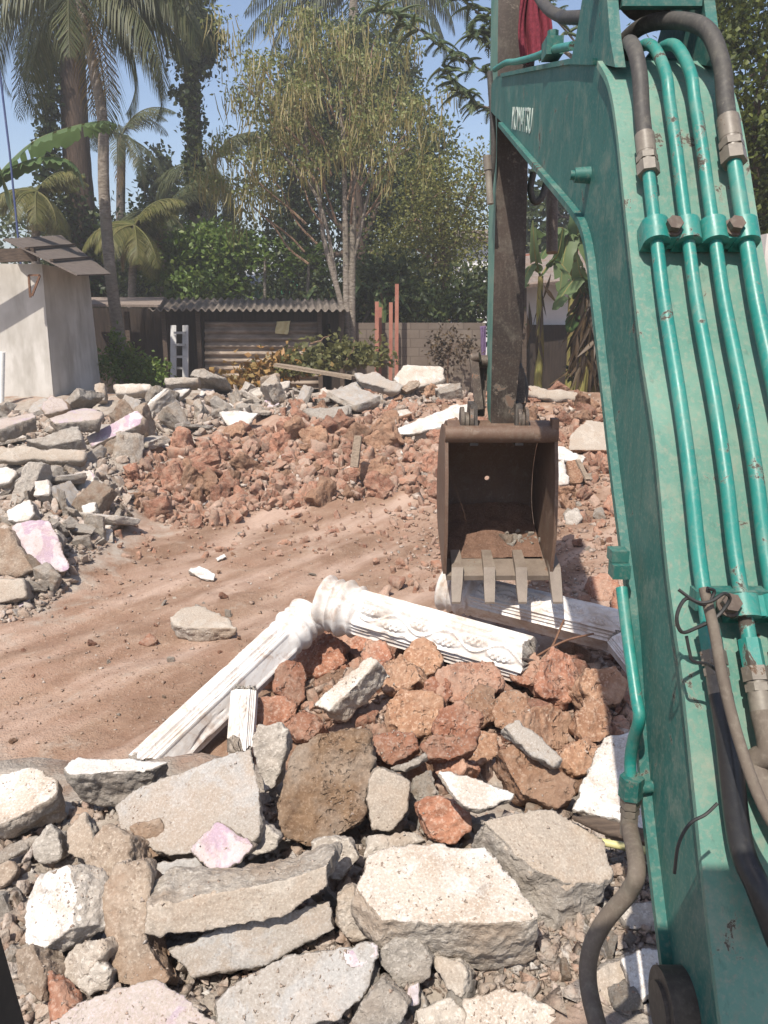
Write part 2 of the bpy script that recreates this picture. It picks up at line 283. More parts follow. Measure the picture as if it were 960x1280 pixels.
def mat_block():
    s = NT('block_wall'); br = s.n('ShaderNodeTexBrick', Scale=1.0)
    mp = s.n('ShaderNodeMapping'); mp.inputs['Rotation'].default_value = (R(90), 0, 0); s.l(s.co, mp.inputs['Vector']); s.l(mp.outputs[0], br.inputs['Vector'])
    br.inputs['Color1'].default_value = (0.14, 0.112, 0.092, 1); br.inputs['Color2'].default_value = (0.18, 0.148, 0.122, 1); br.inputs['Mortar'].default_value = (0.10, 0.08, 0.065, 1)
    br.inputs['Brick Width'].default_value = 0.42; br.inputs['Row Height'].default_value = 0.21; br.inputs['Mortar Size'].default_value = 0.012
    n = s.noise(2.5, 6, 0.65); c = s.mix(s.math('MULTIPLY', s.ramp(n, 0.42, 0.68), 0.8), br.outputs['Color'], (0.11, 0.085, 0.07))
    return s.done(c, 0.95, s.bump(s.noise(30, 4), 0.5, 0.01, s.bump(br.outputs['Fac'], -0.5, 0.02)))
mat_block()
def mat_column():
    s = NT('column_white'); s.shifted()
    big = s.noise(4, 6, 0.65); fine = s.noise(45, 4, 0.7)
    c = s.mix(s.ramp(big, 0.48, 0.66), (0.60, 0.585, 0.57), (0.44, 0.385, 0.34)); b2 = s.noise(9, 6, .72, dist=.8); c = s.mix(s.math('MULTIPLY', s.ramp(b2, .50, .64), .65), c, (0.35, 0.25, 0.19))
    c = s.mix(s.math('MULTIPLY', s.ramp(fine, 0.58, 0.68), 0.45), c, (0.40, 0.30, 0.23))
    return s.done(c, 0.7, s.bump(fine, 0.25, 0.004))
mat_column()
def mat_leaf(name, cols, trans=0.35, rough=0.5):
    s = NT(name); g = s.n('ShaderNodeNewGeometry'); r = s.n('ShaderNodeValToRGB'); s.l(g.outputs['Random Per Island'], r.inputs['Fac'])
    el = r.color_ramp.elements; el[0].color = cols[0] + (1,); el[0].position = 0; el[1].color = cols[-1] + (1,); el[1].position = 1
    for i, c in enumerate(cols[1:-1]): e = el.new((i + 1) / (len(cols) - 1)); e.color = c + (1,)
    s.done(r.outputs['Color'], rough, spec=0.3)
    tr = s.n('ShaderNodeBsdfTranslucent'); hs = s.n('ShaderNodeHueSaturation', Value=1.25, Saturation=1.1); s.l(r.outputs['Color'], hs.inputs['Color']); s.l(hs.outputs[0], tr.inputs['Color'])
    mx = s.n('ShaderNodeMixShader'); mx.inputs[0].default_value = trans; s.l(s.b.outputs[0], mx.inputs[1]); s.l(tr.outputs[0], mx.inputs[2]); s.l(mx.outputs[0], s.out.inputs['Surface'])
mat_leaf('palm_leaf', [(0.042, 0.055, 0.022), (0.07, 0.085, 0.034), (0.11, 0.11, 0.05), (0.05, 0.066, 0.028)])
mat_leaf('yellow_palm_leaf', [(0.07, 0.08, 0.022), (0.12, 0.125, 0.036), (0.18, 0.16, 0.06), (0.085, 0.095, 0.03)])
mat_leaf('dark_palm_leaf', [(0.028, 0.040, 0.020), (0.05, 0.065, 0.030), (0.07, 0.075, 0.035)])
mat_leaf('dry_palm_leaf', [(0.17, 0.115, 0.05), (0.24, 0.17, 0.08), (0.12, 0.10, 0.045)])
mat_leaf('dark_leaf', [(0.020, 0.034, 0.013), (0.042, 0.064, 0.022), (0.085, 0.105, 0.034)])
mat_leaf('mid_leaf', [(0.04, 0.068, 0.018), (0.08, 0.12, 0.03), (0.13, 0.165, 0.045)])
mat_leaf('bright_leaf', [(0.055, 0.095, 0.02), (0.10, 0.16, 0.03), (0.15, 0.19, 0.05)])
mat_leaf('olive_green_leaf', [(0.03, 0.05, 0.012), (0.07, 0.09, 0.02), (0.125, 0.145, 0.035)])
mat_leaf('yellow_olive_leaf', [(0.09, 0.105, 0.028), (0.16, 0.17, 0.045), (0.23, 0.22, 0.065), (0.075, 0.09, 0.03)])
mat_leaf('olive_leaf', [(0.075, 0.08, 0.03), (0.12, 0.12, 0.045), (0.17, 0.165, 0.06)])
mat_leaf('feather_leaf', [(0.12, 0.145, 0.05), (0.17, 0.19, 0.065), (0.22, 0.22, 0.085)])
mat_leaf('compound_leaf', [(0.06, 0.095, 0.05), (0.105, 0.145, 0.07), (0.15, 0.175, 0.08)])
mat_leaf('pod', [(0.15, 0.125, 0.04), (0.22, 0.175, 0.06), (0.17, 0.165, 0.065), (0.25, 0.20, 0.085)], 0.25)
mat_leaf('dark_banana_leaf', [(0.035, 0.075, 0.02), (0.06, 0.11, 0.03)], 0.4)
mat_leaf('banana_leaf', [(0.085, 0.135, 0.055), (0.12, 0.165, 0.07)], 0.35)
mat_leaf('dry_leaf', [(0.045, 0.030, 0.018), (0.085, 0.056, 0.032), (0.030, 0.022, 0.016), (0.12, 0.08, 0.038)], 0.1)
mat_leaf('orange_leaf', [(0.28, 0.14, 0.04), (0.20, 0.12, 0.05), (0.32, 0.20, 0.07), (0.13, 0.11, 0.04)], 0.2)
M = MATS

# ------------------------------------------------------------------ object helpers
def tag(o, label=None, cat=None, group=None, kind=None):
    if label: o['label'] = label
    if cat: o['category'] = cat
    if group: o['group'] = group
    if kind: o['kind'] = kind
    return o
def link(o, parent=None):
    COL.objects.link(o)
    if parent is not None:
        o.parent = parent
        if parent.type == 'EMPTY': o.matrix_parent_inverse = Matrix.Translation(-parent.location)
    return o
def thing(name, loc, label, cat, group=None):
    o = bpy.data.objects.new(name, None); o.location = loc; o.empty_display_size = 0.2; COL.objects.link(o); return tag(o, label, cat, group)
def smooth(me, on=True, angle=None):
    me.polygons.foreach_set('use_smooth', [on] * len(me.polygons)); me.update()
    if angle: me.set_sharp_from_angle(angle=R(angle))
def mesh_obj(name, verts, faces, mats, parent=None, sm=False, angle=None, loc=None):
    me = bpy.data.meshes.new(name); me.from_pydata([tuple(v) for v in verts], [], [tuple(f) for f in faces])
    for m in (mats if isinstance(mats, (list, tuple)) else [mats]): me.materials.append(M[m])
    me.update()
    if sm: smooth(me, True, angle)
    o = bpy.data.objects.new(name, me)
    if loc is not None: o.location = loc
    return link(o, parent)
def np_obj(name, V, F, mat, parent=None, sm=False):
    V = np.asarray(V, np.float32); F = np.asarray(F, np.int32); k = F.shape[1]
    me = bpy.data.meshes.new(name); me.vertices.add(len(V)); me.vertices.foreach_set('co', V.ravel())
    me.loops.add(F.size); me.loops.foreach_set('vertex_index', F.ravel()); me.polygons.add(len(F))
    me.polygons.foreach_set('loop_start', np.arange(0, F.size, k, dtype=np.int32)); me.polygons.foreach_set('loop_total', np.full(len(F), k, np.int32))
    me.update(calc_edges=True); me.validate(); me.materials.append(M[mat])
    if sm: smooth(me)
    return link(bpy.data.objects.new(name, me), parent)
def bm_obj(name, bm, mats, parent=None, sm=False, angle=30, bevel=0.0, seg=2):
    if bevel:
        bmesh.ops.bevel(bm, geom=[e for e in bm.edges if len(e.link_faces) == 2 and e.calc_face_angle(0) > 0.5], offset=bevel, segments=seg, affect='EDGES', profile=0.6, clamp_overlap=True)
    bmesh.ops.recalc_face_normals(bm, faces=bm.faces)
    me = bpy.data.meshes.new(name); bm.to_mesh(me); bm.free()
    for m in (mats if isinstance(mats, (list, tuple)) else [mats]): me.materials.append(M[m])
    if sm: smooth(me, True, angle)
    return link(bpy.data.objects.new(name, me), parent)
def hexa(bm, pts):       # eight corners: lower ring of four, upper ring of four
    v = [bm.verts.new(p) for p in pts]
    for f in ((3, 2, 1, 0), (4, 5, 6, 7), (0, 1, 5, 4), (1, 2, 6, 5), (2, 3, 7, 6), (3, 0, 4, 7)): bm.faces.new([v[i] for i in f])
def bx(bm, a, b):
    (x0, y0, z0), (x1, y1, z1) = a, b
    hexa(bm, [(x0, y0, z0), (x1, y0, z0), (x1, y1, z0), (x0, y1, z0), (x0, y0, z1), (x1, y0, z1), (x1, y1, z1), (x0, y1, z1)])
def bar(bm, a, b, w, h, up=Vector((0, 0, 1)), w2=None, h2=None):   # a tapered box from a to b
    a, b = Vector(a), Vector(b); t = (b - a).normalized(); s = t.cross(up).normalized(); n = s.cross(t)
    w2 = w if w2 is None else w2; h2 = h if h2 is None else h2; P = []
    for c, ww, hh in ((a, w, h), (b, w2, h2)):
        P += [c - s * ww / 2 - n * hh / 2, c + s * ww / 2 - n * hh / 2, c + s * ww / 2 + n * hh / 2, c - s * ww / 2 + n * hh / 2]
    hexa(bm, P)
def catmull(pts, n=6):
    P = [Vector(p) for p in pts]; P = [P[0] * 2 - P[1]] + P + [P[-1] * 2 - P[-2]]; out = []
    for i in range(1, len(P) - 2):
        for k in range(n):
            t = k / n; a, b, c, d = P[i - 1:i + 3]
            out.append(0.5 * ((2 * b) + (c - a) * t + (2 * a - 5 * b + 4 * c - d) * t * t + (3 * b - a - 3 * c + d) * t ** 3))
    return out + [P[-2]]
def tube(bm, pts, r, seg=12, caps=True):
    pts = [Vector(p) for p in pts]; n = len(pts); rr = r if isinstance(r, (list, tuple)) else [r] * n; rings = []; up = None
    for i, p in enumerate(pts):
        t = (pts[min(i + 1, n - 1)] - pts[max(i - 1, 0)]).normalized()
        if up is None: up = t.orthogonal().normalized()
        up = (up - t * up.dot(t)).normalized(); s = t.cross(up)
        rings.append([bm.verts.new(p + (up * math.cos(2 * math.pi * k / seg) + s * math.sin(2 * math.pi * k / seg)) * rr[i]) for k in range(seg)])
    for a, b in zip(rings, rings[1:]):
        for k in range(seg): bm.faces.new((a[k], a[(k + 1) % seg], b[(k + 1) % seg], b[k]))
    if caps: bm.faces.new(rings[0][::-1]); bm.faces.new(rings[-1])
def tube_obj(name, pts, r, mat, parent=None, seg=12):
    bm = bmesh.new(); tube(bm, pts, r, seg); return bm_obj(name, bm, mat, parent, True, 50)
def cyl(bm, a, b, r, seg=20, r2=None): tube(bm, [a, b], [r, r if r2 is None else r2], seg)

# ================================================================== GROUND
def build_ground():
    xs = np.concatenate([-np.geomspace(300, 12, 22), np.arange(-11.5, -5, 0.2), np.arange(-5, 4, 0.06), np.arange(4, 11.5, 0.2), np.geomspace(12, 300, 22)])
    ys = np.concatenate([np.linspace(-60, -2, 12), np.arange(-1.5, 1.2, 0.3), np.arange(1.2, 7, 0.035), np.arange(7, 16, 0.08), np.arange(16, 26, 0.3), np.geomspace(26, 600, 26)])
    X, Y = np.meshgrid(xs, ys); Z = height(X, Y); nx, ny = len(xs), len(ys)
    V = np.stack([X.ravel(), Y.ravel(), Z.ravel()], 1); i = np.arange(nx * ny).reshape(ny, nx)
    F = np.stack([i[:-1, :-1].ravel(), i[:-1, 1:].ravel(), i[1:, 1:].ravel(), i[1:, :-1].ravel()], 1)
    o = np_obj('ground', V, F, 'bare_earth', sm=True); x, y = V[:, 0], V[:, 1]
    d = np.maximum(S((3.75 - y - .25 * np.clip(x, -3, 0)) / 1.1) * S((4 - x) / 1), np.maximum(S((-1.9 - x) / 1.4) * S((y - 5.2) / 1) * S((15 - y) / 2), S((y - 12.2) / .8) * S((15.5 - y) / 1) * S((.5 - x) / 1) * .8))
    o.data.attributes.new('rubble_dust', 'FLOAT', 'POINT').data.foreach_set('value', d.astype(np.float32)); tag(o, kind='structure')
build_ground()

# ================================================================== BROKEN CHUNKS
_dg = None
def remeshed(bm, voxel):
    me = bpy.data.meshes.new('tmp'); bm.to_mesh(me); bm.free()
    o = bpy.data.objects.new('tmp', me); COL.objects.link(o)
    md = o.modifiers.new('r', 'REMESH'); md.mode = 'VOXEL'; md.voxel_size = voxel
    dg = bpy.context.evaluated_depsgraph_get(); out = bpy.data.meshes.new_from_object(o.evaluated_get(dg))
    bpy.data.objects.remove(o); bpy.data.meshes.remove(me); return out
def co_of(me):
    a = np.empty(len(me.vertices) * 3, np.float32); me.vertices.foreach_get('co', a); return a.reshape(-1, 3).astype(float)
def nor_of(me):
    a = np.empty(len(me.vertices) * 3, np.float32); me.vertices.foreach_get('normal', a); return a.reshape(-1, 3).astype(float)
def roughen(me, size, seed, amt, fine, flat=None, flat_k=0.15):
    V = co_of(me); N = nor_of(me); k = np.ones(len(V))
    if flat is not None:
        p, n = flat; d = np.abs((V - np.array(p)) @ np.array(n)); k = np.where((d < 0.03 * size + 0.006) & (N @ np.array(n) > 0.8), flat_k, 1.0)
    a = fbm(V / size * 2.2, 3, seed) * amt * size + fbm(V / size * 9, 3, seed + 5) * amt * 0.35 * size
    b = fbm(V * 38, 3, seed + 9) * fine
    ridge = (1 - np.abs(vnoise(V / size * 5, seed + 13))) ** 4 * amt * 0.5 * size
    V = V + N * ((a + b - ridge) * k)[:, None]
    me.vertices.foreach_set('co', V.astype(np.float32).ravel()); me.update()
def face_attr(me, n, lo, hi, p=None, tol=None):
    N = nor_of(me); f = np.clip((N @ np.array(n) - lo) / (hi - lo), 0, 1)
    if p is not None: f = f * np.clip(1.6 - np.abs((co_of(me) - np.array(p)) @ np.array(n)) / tol, 0, 1)
    me.attributes.new('face', 'FLOAT', 'POINT').data.foreach_set('value', f.astype(np.float32))
_seed = [100]
def chunk(name, label, cat, mat, face, poly, n, thick, lift=0.10, taper=0.85, rough=0.035, fine=0.006, group=None, d=None, relax=3, push=None, vox=None):
    """A broken block: the outline of its large face (photo pixels) laid on a plane of its own, given thickness, edges worn, faces broken up."""
    _seed[0] += 1; sd = _seed[0]; n = Vector(n).normalized()
    cu = sum(p[0] for p in poly) / len(poly); cv = sum(p[1] for p in poly) / len(poly)
    A = at_d(cu, cv, d) if d else hit(cu, cv, lift)
    F = [on_plane(u, v, A, n) for u, v in poly]
    c = sum(F, Vector()) / len(F); dirn = Vector(push).normalized() if push else -n
    size = max((a - b).length for a in F for b in F)
    bm = bmesh.new(); rnd = random.Random(sd)
    def ring(shift, k, jit): return [bm.verts.new((p - c) * k + dirn * shift + Vector((rnd.uniform(-1, 1), rnd.uniform(-1, 1), rnd.uniform(-1, 1))) * jit) for p in F]
    rings = [ring(0, 1, 0), ring(thick * 0.5, (1 + taper) / 2 + 0.03, 0.03 * size), ring(thick, taper, 0.05 * size)]
    bm.faces.new(rings[0]); bm.faces.new(rings[-1][::-1]); m = len(F)
    for a, b in zip(rings, rings[1:]):
        for i in range(m): bm.faces.new((a[i], b[i], b[(i + 1) % m], a[(i + 1) % m]))
    bmesh.ops.triangulate(bm, faces=bm.faces); bmesh.ops.recalc_face_normals(bm, faces=bm.faces)
    dd = depth_of(A); voxel = vox or max(0.006, dd * 2.7 / FPX, size / 110); voxel = min(voxel, thick / 3.0, size / 12)
    me = remeshed(bm, voxel)
    if relax:
        b2 = bmesh.new(); b2.from_mesh(me)
        for _ in range(relax): bmesh.ops.smooth_vert(b2, verts=b2.verts, factor=0.5, use_axis_x=True, use_axis_y=True, use_axis_z=True)
        b2.to_mesh(me); b2.free()
    roughen(me, size, sd, rough, fine, ((0, 0, 0), n), 0.30 if face else 0.6)
    me.materials.append(chunk_mat(mat, face))
    if face: face_attr(me, n, 0.55, 0.92, (0, 0, 0), 0.04 * size + 0.012)
    smooth(me, True)
    me.name = name; o = bpy.data.objects.new(name, me); o.location = c; link(o); return tag(o, label, cat, group)

T = (0, -0.28, 0.96); F_ = (0, -0.85, 0.52); MI = (0, -0.62, 0.78); TL = (-0.25, -0.35, 0.9); TR = (0.25, -0.35, 0.9); FL = (-0.45, -0.65, 0.6); FR = (0.35, -0.75, 0.55)
def C(label, mat, face, poly, n=MI, th=0.16, **k):
    name = k.pop('name', 'concrete_chunk'); cat = k.pop('cat', 'rubble'); return chunk(name, label, cat, mat, face, poly, n, th, **k)
# --- nearest heap, left half
C('big grey broken slab with smooth rendered face leaning behind the pink-flaked piece', 'concrete', 'smooth_render', [(140,1008),(165,985),(315,932),(327,985),(328,1045),(300,1062),(210,1072),(150,1045)], (-0.12,-0.62,0.78), 0.16, lift=.20)
C('grey lump standing at the right end of the big rendered slab', 'grey_concrete', None, [(315,922),(322,905),(352,902),(361,912),(358,940),(345,985),(329,995),(316,940)], F_, 0.14, lift=.22)
C('squat grey block with white-plastered top beside the broken column foot', 'grey_concrete', 'white_plaster', [(80,958),(96,947),(160,946),(212,951),(190,964),(85,968)], (0,-.12,.99), 0.17, lift=.24, push=(0,.25,-1))
C('white-topped block at the heap edge against the bare earth, cut off by the frame', 'concrete', 'dirty_white_plaster', [(-25,975),(0,968),(35,957),(70,972),(72,990),(20,1025),(-25,1040)], (-.1,-.45,.88), 0.15, lift=.16)
C('thin tile-like slab lying flat below the white-topped edge block', 'concrete', None, [(-10,1064),(45,1040),(52,1048),(5,1078),(-10,1080)], T, 0.03, lift=.06)
C('tan wedge of concrete between two grey boulders', 'concrete', 'tan_face', [(80,1037),(105,1015),(118,1040),(110,1080),(84,1068)], F_, 0.10, lift=.10)
C('rounded grey-brown boulder below the tan wedge', 'brown_concrete', None, [(100,1066),(130,1030),(162,1043),(157,1080),(140,1100),(120,1125),(106,1100)], FL, 0.15, lift=.12, relax=5)
C('dark brown block tucked under the big rendered slab', 'brown_concrete', None, [(158,1032),(200,1022),(222,1062),(180,1078),(155,1077)], F_, 0.14, lift=.12)
C('diamond-shaped plaster piece with flaking pink paint', 'concrete', 'pink_plaster', [(237,1062),(270,1024),(320,1055),(300,1078),(267,1094)], (-.1,-.7,.7), 0.06, lift=.22)
C('grey angular chunk right of the pink-flaked piece', 'grey_concrete', None, [(322,1022),(352,1045),(345,1062),(308,1078),(312,1050)], F_, 0.12, lift=.12)
C('large earth-caked brown boulder in the middle of the heap', 'soil_clod', None, [(340,1010),(352,965),(365,932),(400,914),(440,906),(460,912),(466,960),(455,1028),(420,1052),(385,1064),(350,1050)], (0,-.75,.66), 0.26, lift=.22, rough=.05, fine=.01, relax=5, name='boulder')
C('white-faced block leaning with its grey side to the right', 'grey_concrete', 'white_plaster', [(28,1180),(29,1130),(45,1095),(83,1079),(93,1108),(91,1160),(45,1197)], (-.45,-.6,.66), 0.13, lift=.16, push=(.9,.5,-.35), taper=.95)
C('tall curved brown-grey slab standing left of the long beam piece', 'brown_concrete', None, [(126,1112),(145,1080),(180,1075),(188,1110),(178,1170),(215,1222),(200,1242),(145,1232),(126,1165)], (-.2,-.7,.68), 0.15, lift=.14, relax=3)
C('grey flat piece with scraped face behind the long beam piece', 'concrete', 'smooth_render', [(182,1082),(250,1070),(258,1096),(190,1118)], (0,-.75,.66), 0.10, lift=.12)
C('long grey beam piece lying across the heap above another slab', 'concrete', 'tan_face', [(180,1170),(183,1133),(250,1120),(355,1098),(411,1078),(411,1112),(355,1148),(250,1168)], (0.05,-.90,.42), 0.19, lift=.20, rough=.02, push=(0,1,-.15), taper=1.0)
C('rough slab underneath the long grey beam piece', 'grey_concrete', 'smooth_render', [(205,1188),(250,1172),(360,1138),(415,1122),(419,1162),(330,1205),(240,1222)], (0.05,-.8,.6), 0.16, lift=.08, rough=.03)
C('broad slab at the picture bottom with a pink painted corner', 'grey_concrete', 'smooth_render', [(268,1252),(300,1220),(360,1192),(440,1180),(470,1178),(474,1192),(450,1250),(420,1278),(300,1300),(265,1290)], (0.05,-.66,.75), 0.15, lift=.10)
C('pink painted corner flake on the broad bottom slab', 'concrete', 'pink_plaster', [(430,1186),(474,1178),(472,1194),(452,1212),(430,1206)], (0.05,-.64,.77), 0.03, lift=.145, name='plaster_flake', cat='plaster piece')
C('pinkish grey slab cut off by the bottom edge of the picture', 'concrete', 'faded_pink_plaster', [(40,1290),(100,1247),(190,1222),(235,1243),(285,1290),(200,1320),(80,1320)], (0,-.4,.92), 0.12, lift=.10)
C('pale angular rock below the white-faced leaning block', 'concrete', None, [(70,1210),(95,1180),(125,1170),(133,1185),(96,1235),(75,1226)], FL, 0.10, lift=.08)
C('small dark grey rock beside the pale angular rock', 'grey_concrete', None, [(97,1230),(120,1198),(143,1214),(136,1238),(110,1245)], F_, 0.09, lift=.06)
C('reddish brick fragment standing between rocks at the bottom', 'laterite', None, [(58,1213),(76,1238),(90,1285),(60,1285)], FL, 0.07, lift=.05, name='brick_fragment', cat='brick')
C('brown rounded rock beside the dark cab pillar', 'brown_concrete', None, [(16,1185),(40,1180),(56,1210),(52,1258),(30,1240),(18,1215)], FL, 0.12, lift=.08, relax=4)
C('dark crumbly clod below the tan wedge', 'grey_concrete', None, [(38,1055),(60,1030),(75,1045),(78,1075),(55,1082),(40,1072)], F_, 0.09, lift=.06, relax=3)
C('brown slanting stone in the shade left of the white-faced block', 'brown_concrete', None, [(-8,1080),(15,1075),(22,1085),(8,1105),(-8,1110)], MI, 0.07, lift=.05)
# --- nearest heap, right half
C('large flat slab with speckled white top in the bottom centre of the heap', 'concrete', 'dirty_white_plaster', [(462,1066),(485,1057),(540,1056),(604,1058),(640,1100),(674,1146),(611,1153),(540,1154),(478,1150),(443,1112)], (0,-.30,.95), 0.20, lift=.26, rough=.018, push=(0,.10,-1), taper=.98)
C('grey broken lump on the left flank of the speckled white slab', 'concrete', None, [(420,1120),(440,1105),(470,1150),(476,1172),(440,1178),(420,1160)], F_, 0.14, lift=.12)
C('pale slab with chipped grey side next to the dangling hose', 'grey_concrete', 'tan_face', [(598,1022),(640,1013),(692,1009),(735,1035),(755,1052),(766,1098),(740,1102),(708,1106),(655,1075)], (.18,-.42,.89), 0.17, lift=.26, push=(-.35,-.15,-1), taper=.96)
C('white plaster flake lying on the reddish block above the pale slab', 'concrete', 'white_plaster', [(547,960),(583,968),(647,990),(643,1000),(595,1014),(579,1010)], (.05,-.62,.78), 0.045, lift=.30, name='plaster_flake', cat='plaster piece')
C('round reddish block under the white plaster flake', 'laterite', None, [(515,1008),(530,996),(552,994),(583,1008),(589,1040),(570,1060),(537,1050)], F_, 0.16, lift=.16, relax=5, rough=.05, name='laterite_block')
C('pale upright boulder beside the earth-caked boulder', 'concrete', 'tan_face', [(462,965),(475,957),(514,976),(513,1014),(493,1040),(464,1038),(458,1000)], F_, 0.16, lift=.18, relax=4, name='boulder')
C('pink-brown stone behind the pale upright boulder', 'laterite', None, [(464,920),(490,912),(515,914),(525,935),(490,956),(466,942)], MI, 0.14, lift=.20, relax=3, rough=.05, name='laterite_block')
C('thin grey flat stone leaning between reddish blocks', 'grey_concrete', None, [(487,960),(533,938),(538,947),(505,965)], MI, 0.04, lift=.22)
C('reddish rock with crusted top above the white plaster flake', 'laterite', None, [(524,932),(540,918),(583,922),(597,908),(590,938),(562,952),(533,947)], MI, 0.15, lift=.22, relax=3, rough=.06, name='laterite_block')
C('broad brown-red block beneath the grey and white chunk', 'ochre_laterite', None, [(620,935),(650,925),(690,950),(722,976),(716,1000),(698,1012),(652,996),(636,970)], (0.1,-.65,.75), 0.20, lift=.20, relax=3, rough=.06, name='laterite_block')
C('grey chunk with white broken underside on the brown-red block', 'grey_concrete', 'smooth_render', [(627,908),(647,899),(680,926),(706,950),(693,960),(657,938)], (0,-.68,.73), 0.09, lift=.32)
C('white rendered wall slab leaning by the boom near its thin pipe', 'grey_concrete', 'white_plaster', [(714,1012),(752,920),(799,910),(860,915),(860,1040),(812,1037),(745,1018)], (-.1,-.45,.89), 0.14, lift=.16)
C('wooden plank lying across the rubble under the hose', 'old_wood', None, [(712,1017),(740,1019),(850,1048),(846,1062),(762,1043)], (0,-.6,.8), 0.04, lift=.30, name='plank', cat='plank', rough=.012, fine=.002, relax=0)
C('dark-sided pebble-dashed chunk right of the hose', 'grey_concrete', None, [(769,1138),(790,1128),(820,1124),(830,1160),(785,1162)], MI, 0.09, lift=.12)
C('white plaster lump at the foot of the boom', 'grey_concrete', 'white_plaster', [(776,1198),(800,1190),(850,1182),(850,1221),(794,1256)], (-.15,-.5,.85), 0.10, lift=.14)
C('pale slab lying inside the hose curve', 'concrete', 'tan_face', [(742,1216),(790,1190),(800,1250),(770,1300),(738,1290)], MI, 0.11, lift=.06)
C('grey angular rock with pointed foot at the bottom centre', 'grey_concrete', None, [(469,1195),(487,1162),(515,1160),(542,1200),(534,1222),(496,1241)], F_, 0.14, lift=.12, relax=3)
C('beige split stone beside the pointed grey rock', 'concrete', 'tan_face', [(537,1193),(574,1198),(584,1216),(577,1253),(555,1232)], FL, 0.09, lift=.08)
C('small pink painted chip wedged under the pointed grey rock', 'concrete', 'pink_plaster', [(505,1240),(524,1226),(527,1257),(508,1258)], F_, 0.03, lift=.06, name='plaster_flake', cat='plaster piece')
C('dusty stone peeking out behind the speckled white slab', 'concrete', None, [(453,1074),(460,1047),(515,1038),(535,1050),(475,1070)], MI, 0.12, lift=.18)
C('beige block between the long beam piece and the speckled white slab', 'concrete', None, [(388,1052),(410,1046),(438,1047),(451,1072),(425,1102),(396,1096)], F_, 0.13, lift=.14)
C('flat dusty slab at the very bottom below the speckled white slab', 'concrete', 'dirty_white_plaster', [(579,1250),(629,1236),(698,1258),(700,1310),(580,1310)], MI, 0.08, lift=.04)
C('dark grey boulder at the very bottom centre', 'grey_concrete', None, [(438,1272),(480,1222),(515,1255),(492,1300),(450,1310)], F_, 0.13, lift=.06, relax=4)
C('broken edge piece at the bottom left of the flat dusty slab', 'concrete', None, [(520,1262),(560,1245),(590,1262),(585,1305),(525,1305)], MI, 0.08, lift=.03)
# --- heap under the columns
C('angular stone with one white plastered edge lying on the red heap', 'concrete', 'dirty_white_plaster', [(387,882),(420,850),(464,818),(472,826),(448,856),(410,890)], (-.35,-.55,.76), 0.15, lift=.26, push=(.5,.5,-.7), taper=.9)
for (u, v, w, h, lab, mt) in [
    (364,852,52,64,'red stone beside the grooved column',0), (398,815,70,62,'round red stone under the joint of two columns',0), (440,798,56,48,'red stone under the turned column head',0),
    (345,893,64,56,'red stone above the short fluted fragment',0), (334,835,40,40,'small red stone against the grooved column',0), (497,842,56,52,'grey-red stone right of the white-edged stone',1),
    (530,822,48,56,'brown stone under the middle of the carved column',1), (586,852,92,68,'big red stone below the broken end of the carved column',0), (520,888,78,62,'pale red stone in the centre of the red heap',1),
    (572,908,62,64,'pinkish stone below the pale red stone',0), (602,884,48,56,'small ochre stone in the red heap',1), (640,888,52,60,'brown flat stone near the rebar',1),
    (702,846,66,70,'dark red stone behind the rebar',0), (760,858,58,58,'flat brown stone beside the boom pipe',1), (690,908,72,66,'ochre pitted stone under the rebar',1),
    (742,902,52,62,'brown stone between the white slab and the pitted stone',1), (470,818,44,40,'small red stone in front of the turned column head',0), (600,934,46,56,'thin upright brown stone in the red heap',1),
    (380,905,48,40,'small red stone above the earth-caked boulder',0), (548,862,40,40,'little red stone resting on the pale red stone',0), (660,835,50,44,'shaded stone under the broken column end',0), (780,760,50,50,'reddish stone beyond the boom pipe',0),
    (730,945,50,50,'earthy stone left of the white wall slab',1), (560,955,50,36,'dark red stone behind the white flake',0)]:
    rr = random.Random(u * 7 + v); k = rr.randint(6, 8); a0 = rr.random() * 6
    poly = [(u + w / 2 * math.cos(a0 + 2 * math.pi * i / k) * rr.uniform(.85, 1.15), v + h / 2 * math.sin(a0 + 2 * math.pi * i / k) * rr.uniform(.85, 1.15)) for i in range(k)]
    C(lab, ('laterite', 'ochre_laterite')[mt], None, poly, (rr.uniform(-.65, .65), -.7, rr.uniform(.45, .95)), rr.uniform(.12, .2), lift=.13, relax=rr.choice((1, 2, 4)), rough=rr.uniform(.035, .095), fine=.008, taper=rr.uniform(.6, .95), name='laterite_block')
# --- stones on the bare earth
C('tan block lying alone on the bare earth', 'concrete', 'tan_face', [(212,772),(225,760),(247,754),(290,772),(298,786),(235,786),(215,780)], (0,-.25,.97), 0.12, lift=.13, push=(0,.1,-1))
C('small red stone on the bare earth left of the tan block', 'laterite', None, [(170,802),(187,790),(201,799),(184,808)], MI, 0.06, lift=.03, name='laterite_block')
C('white plaster chip lying alone in the wheel track', 'grey_concrete', 'white_plaster', [(234,712),(250,706),(270,717),(268,725),(250,723)], T, 0.03, lift=.04, name='plaster_flake', cat='plaster piece')
C('small white chip beyond the lone plaster chip', 'grey_concrete', 'white_plaster', [(268,698),(280,692),(283,695),(272,701)], T, 0.02, lift=.03, name='plaster_flake', cat='plaster piece')
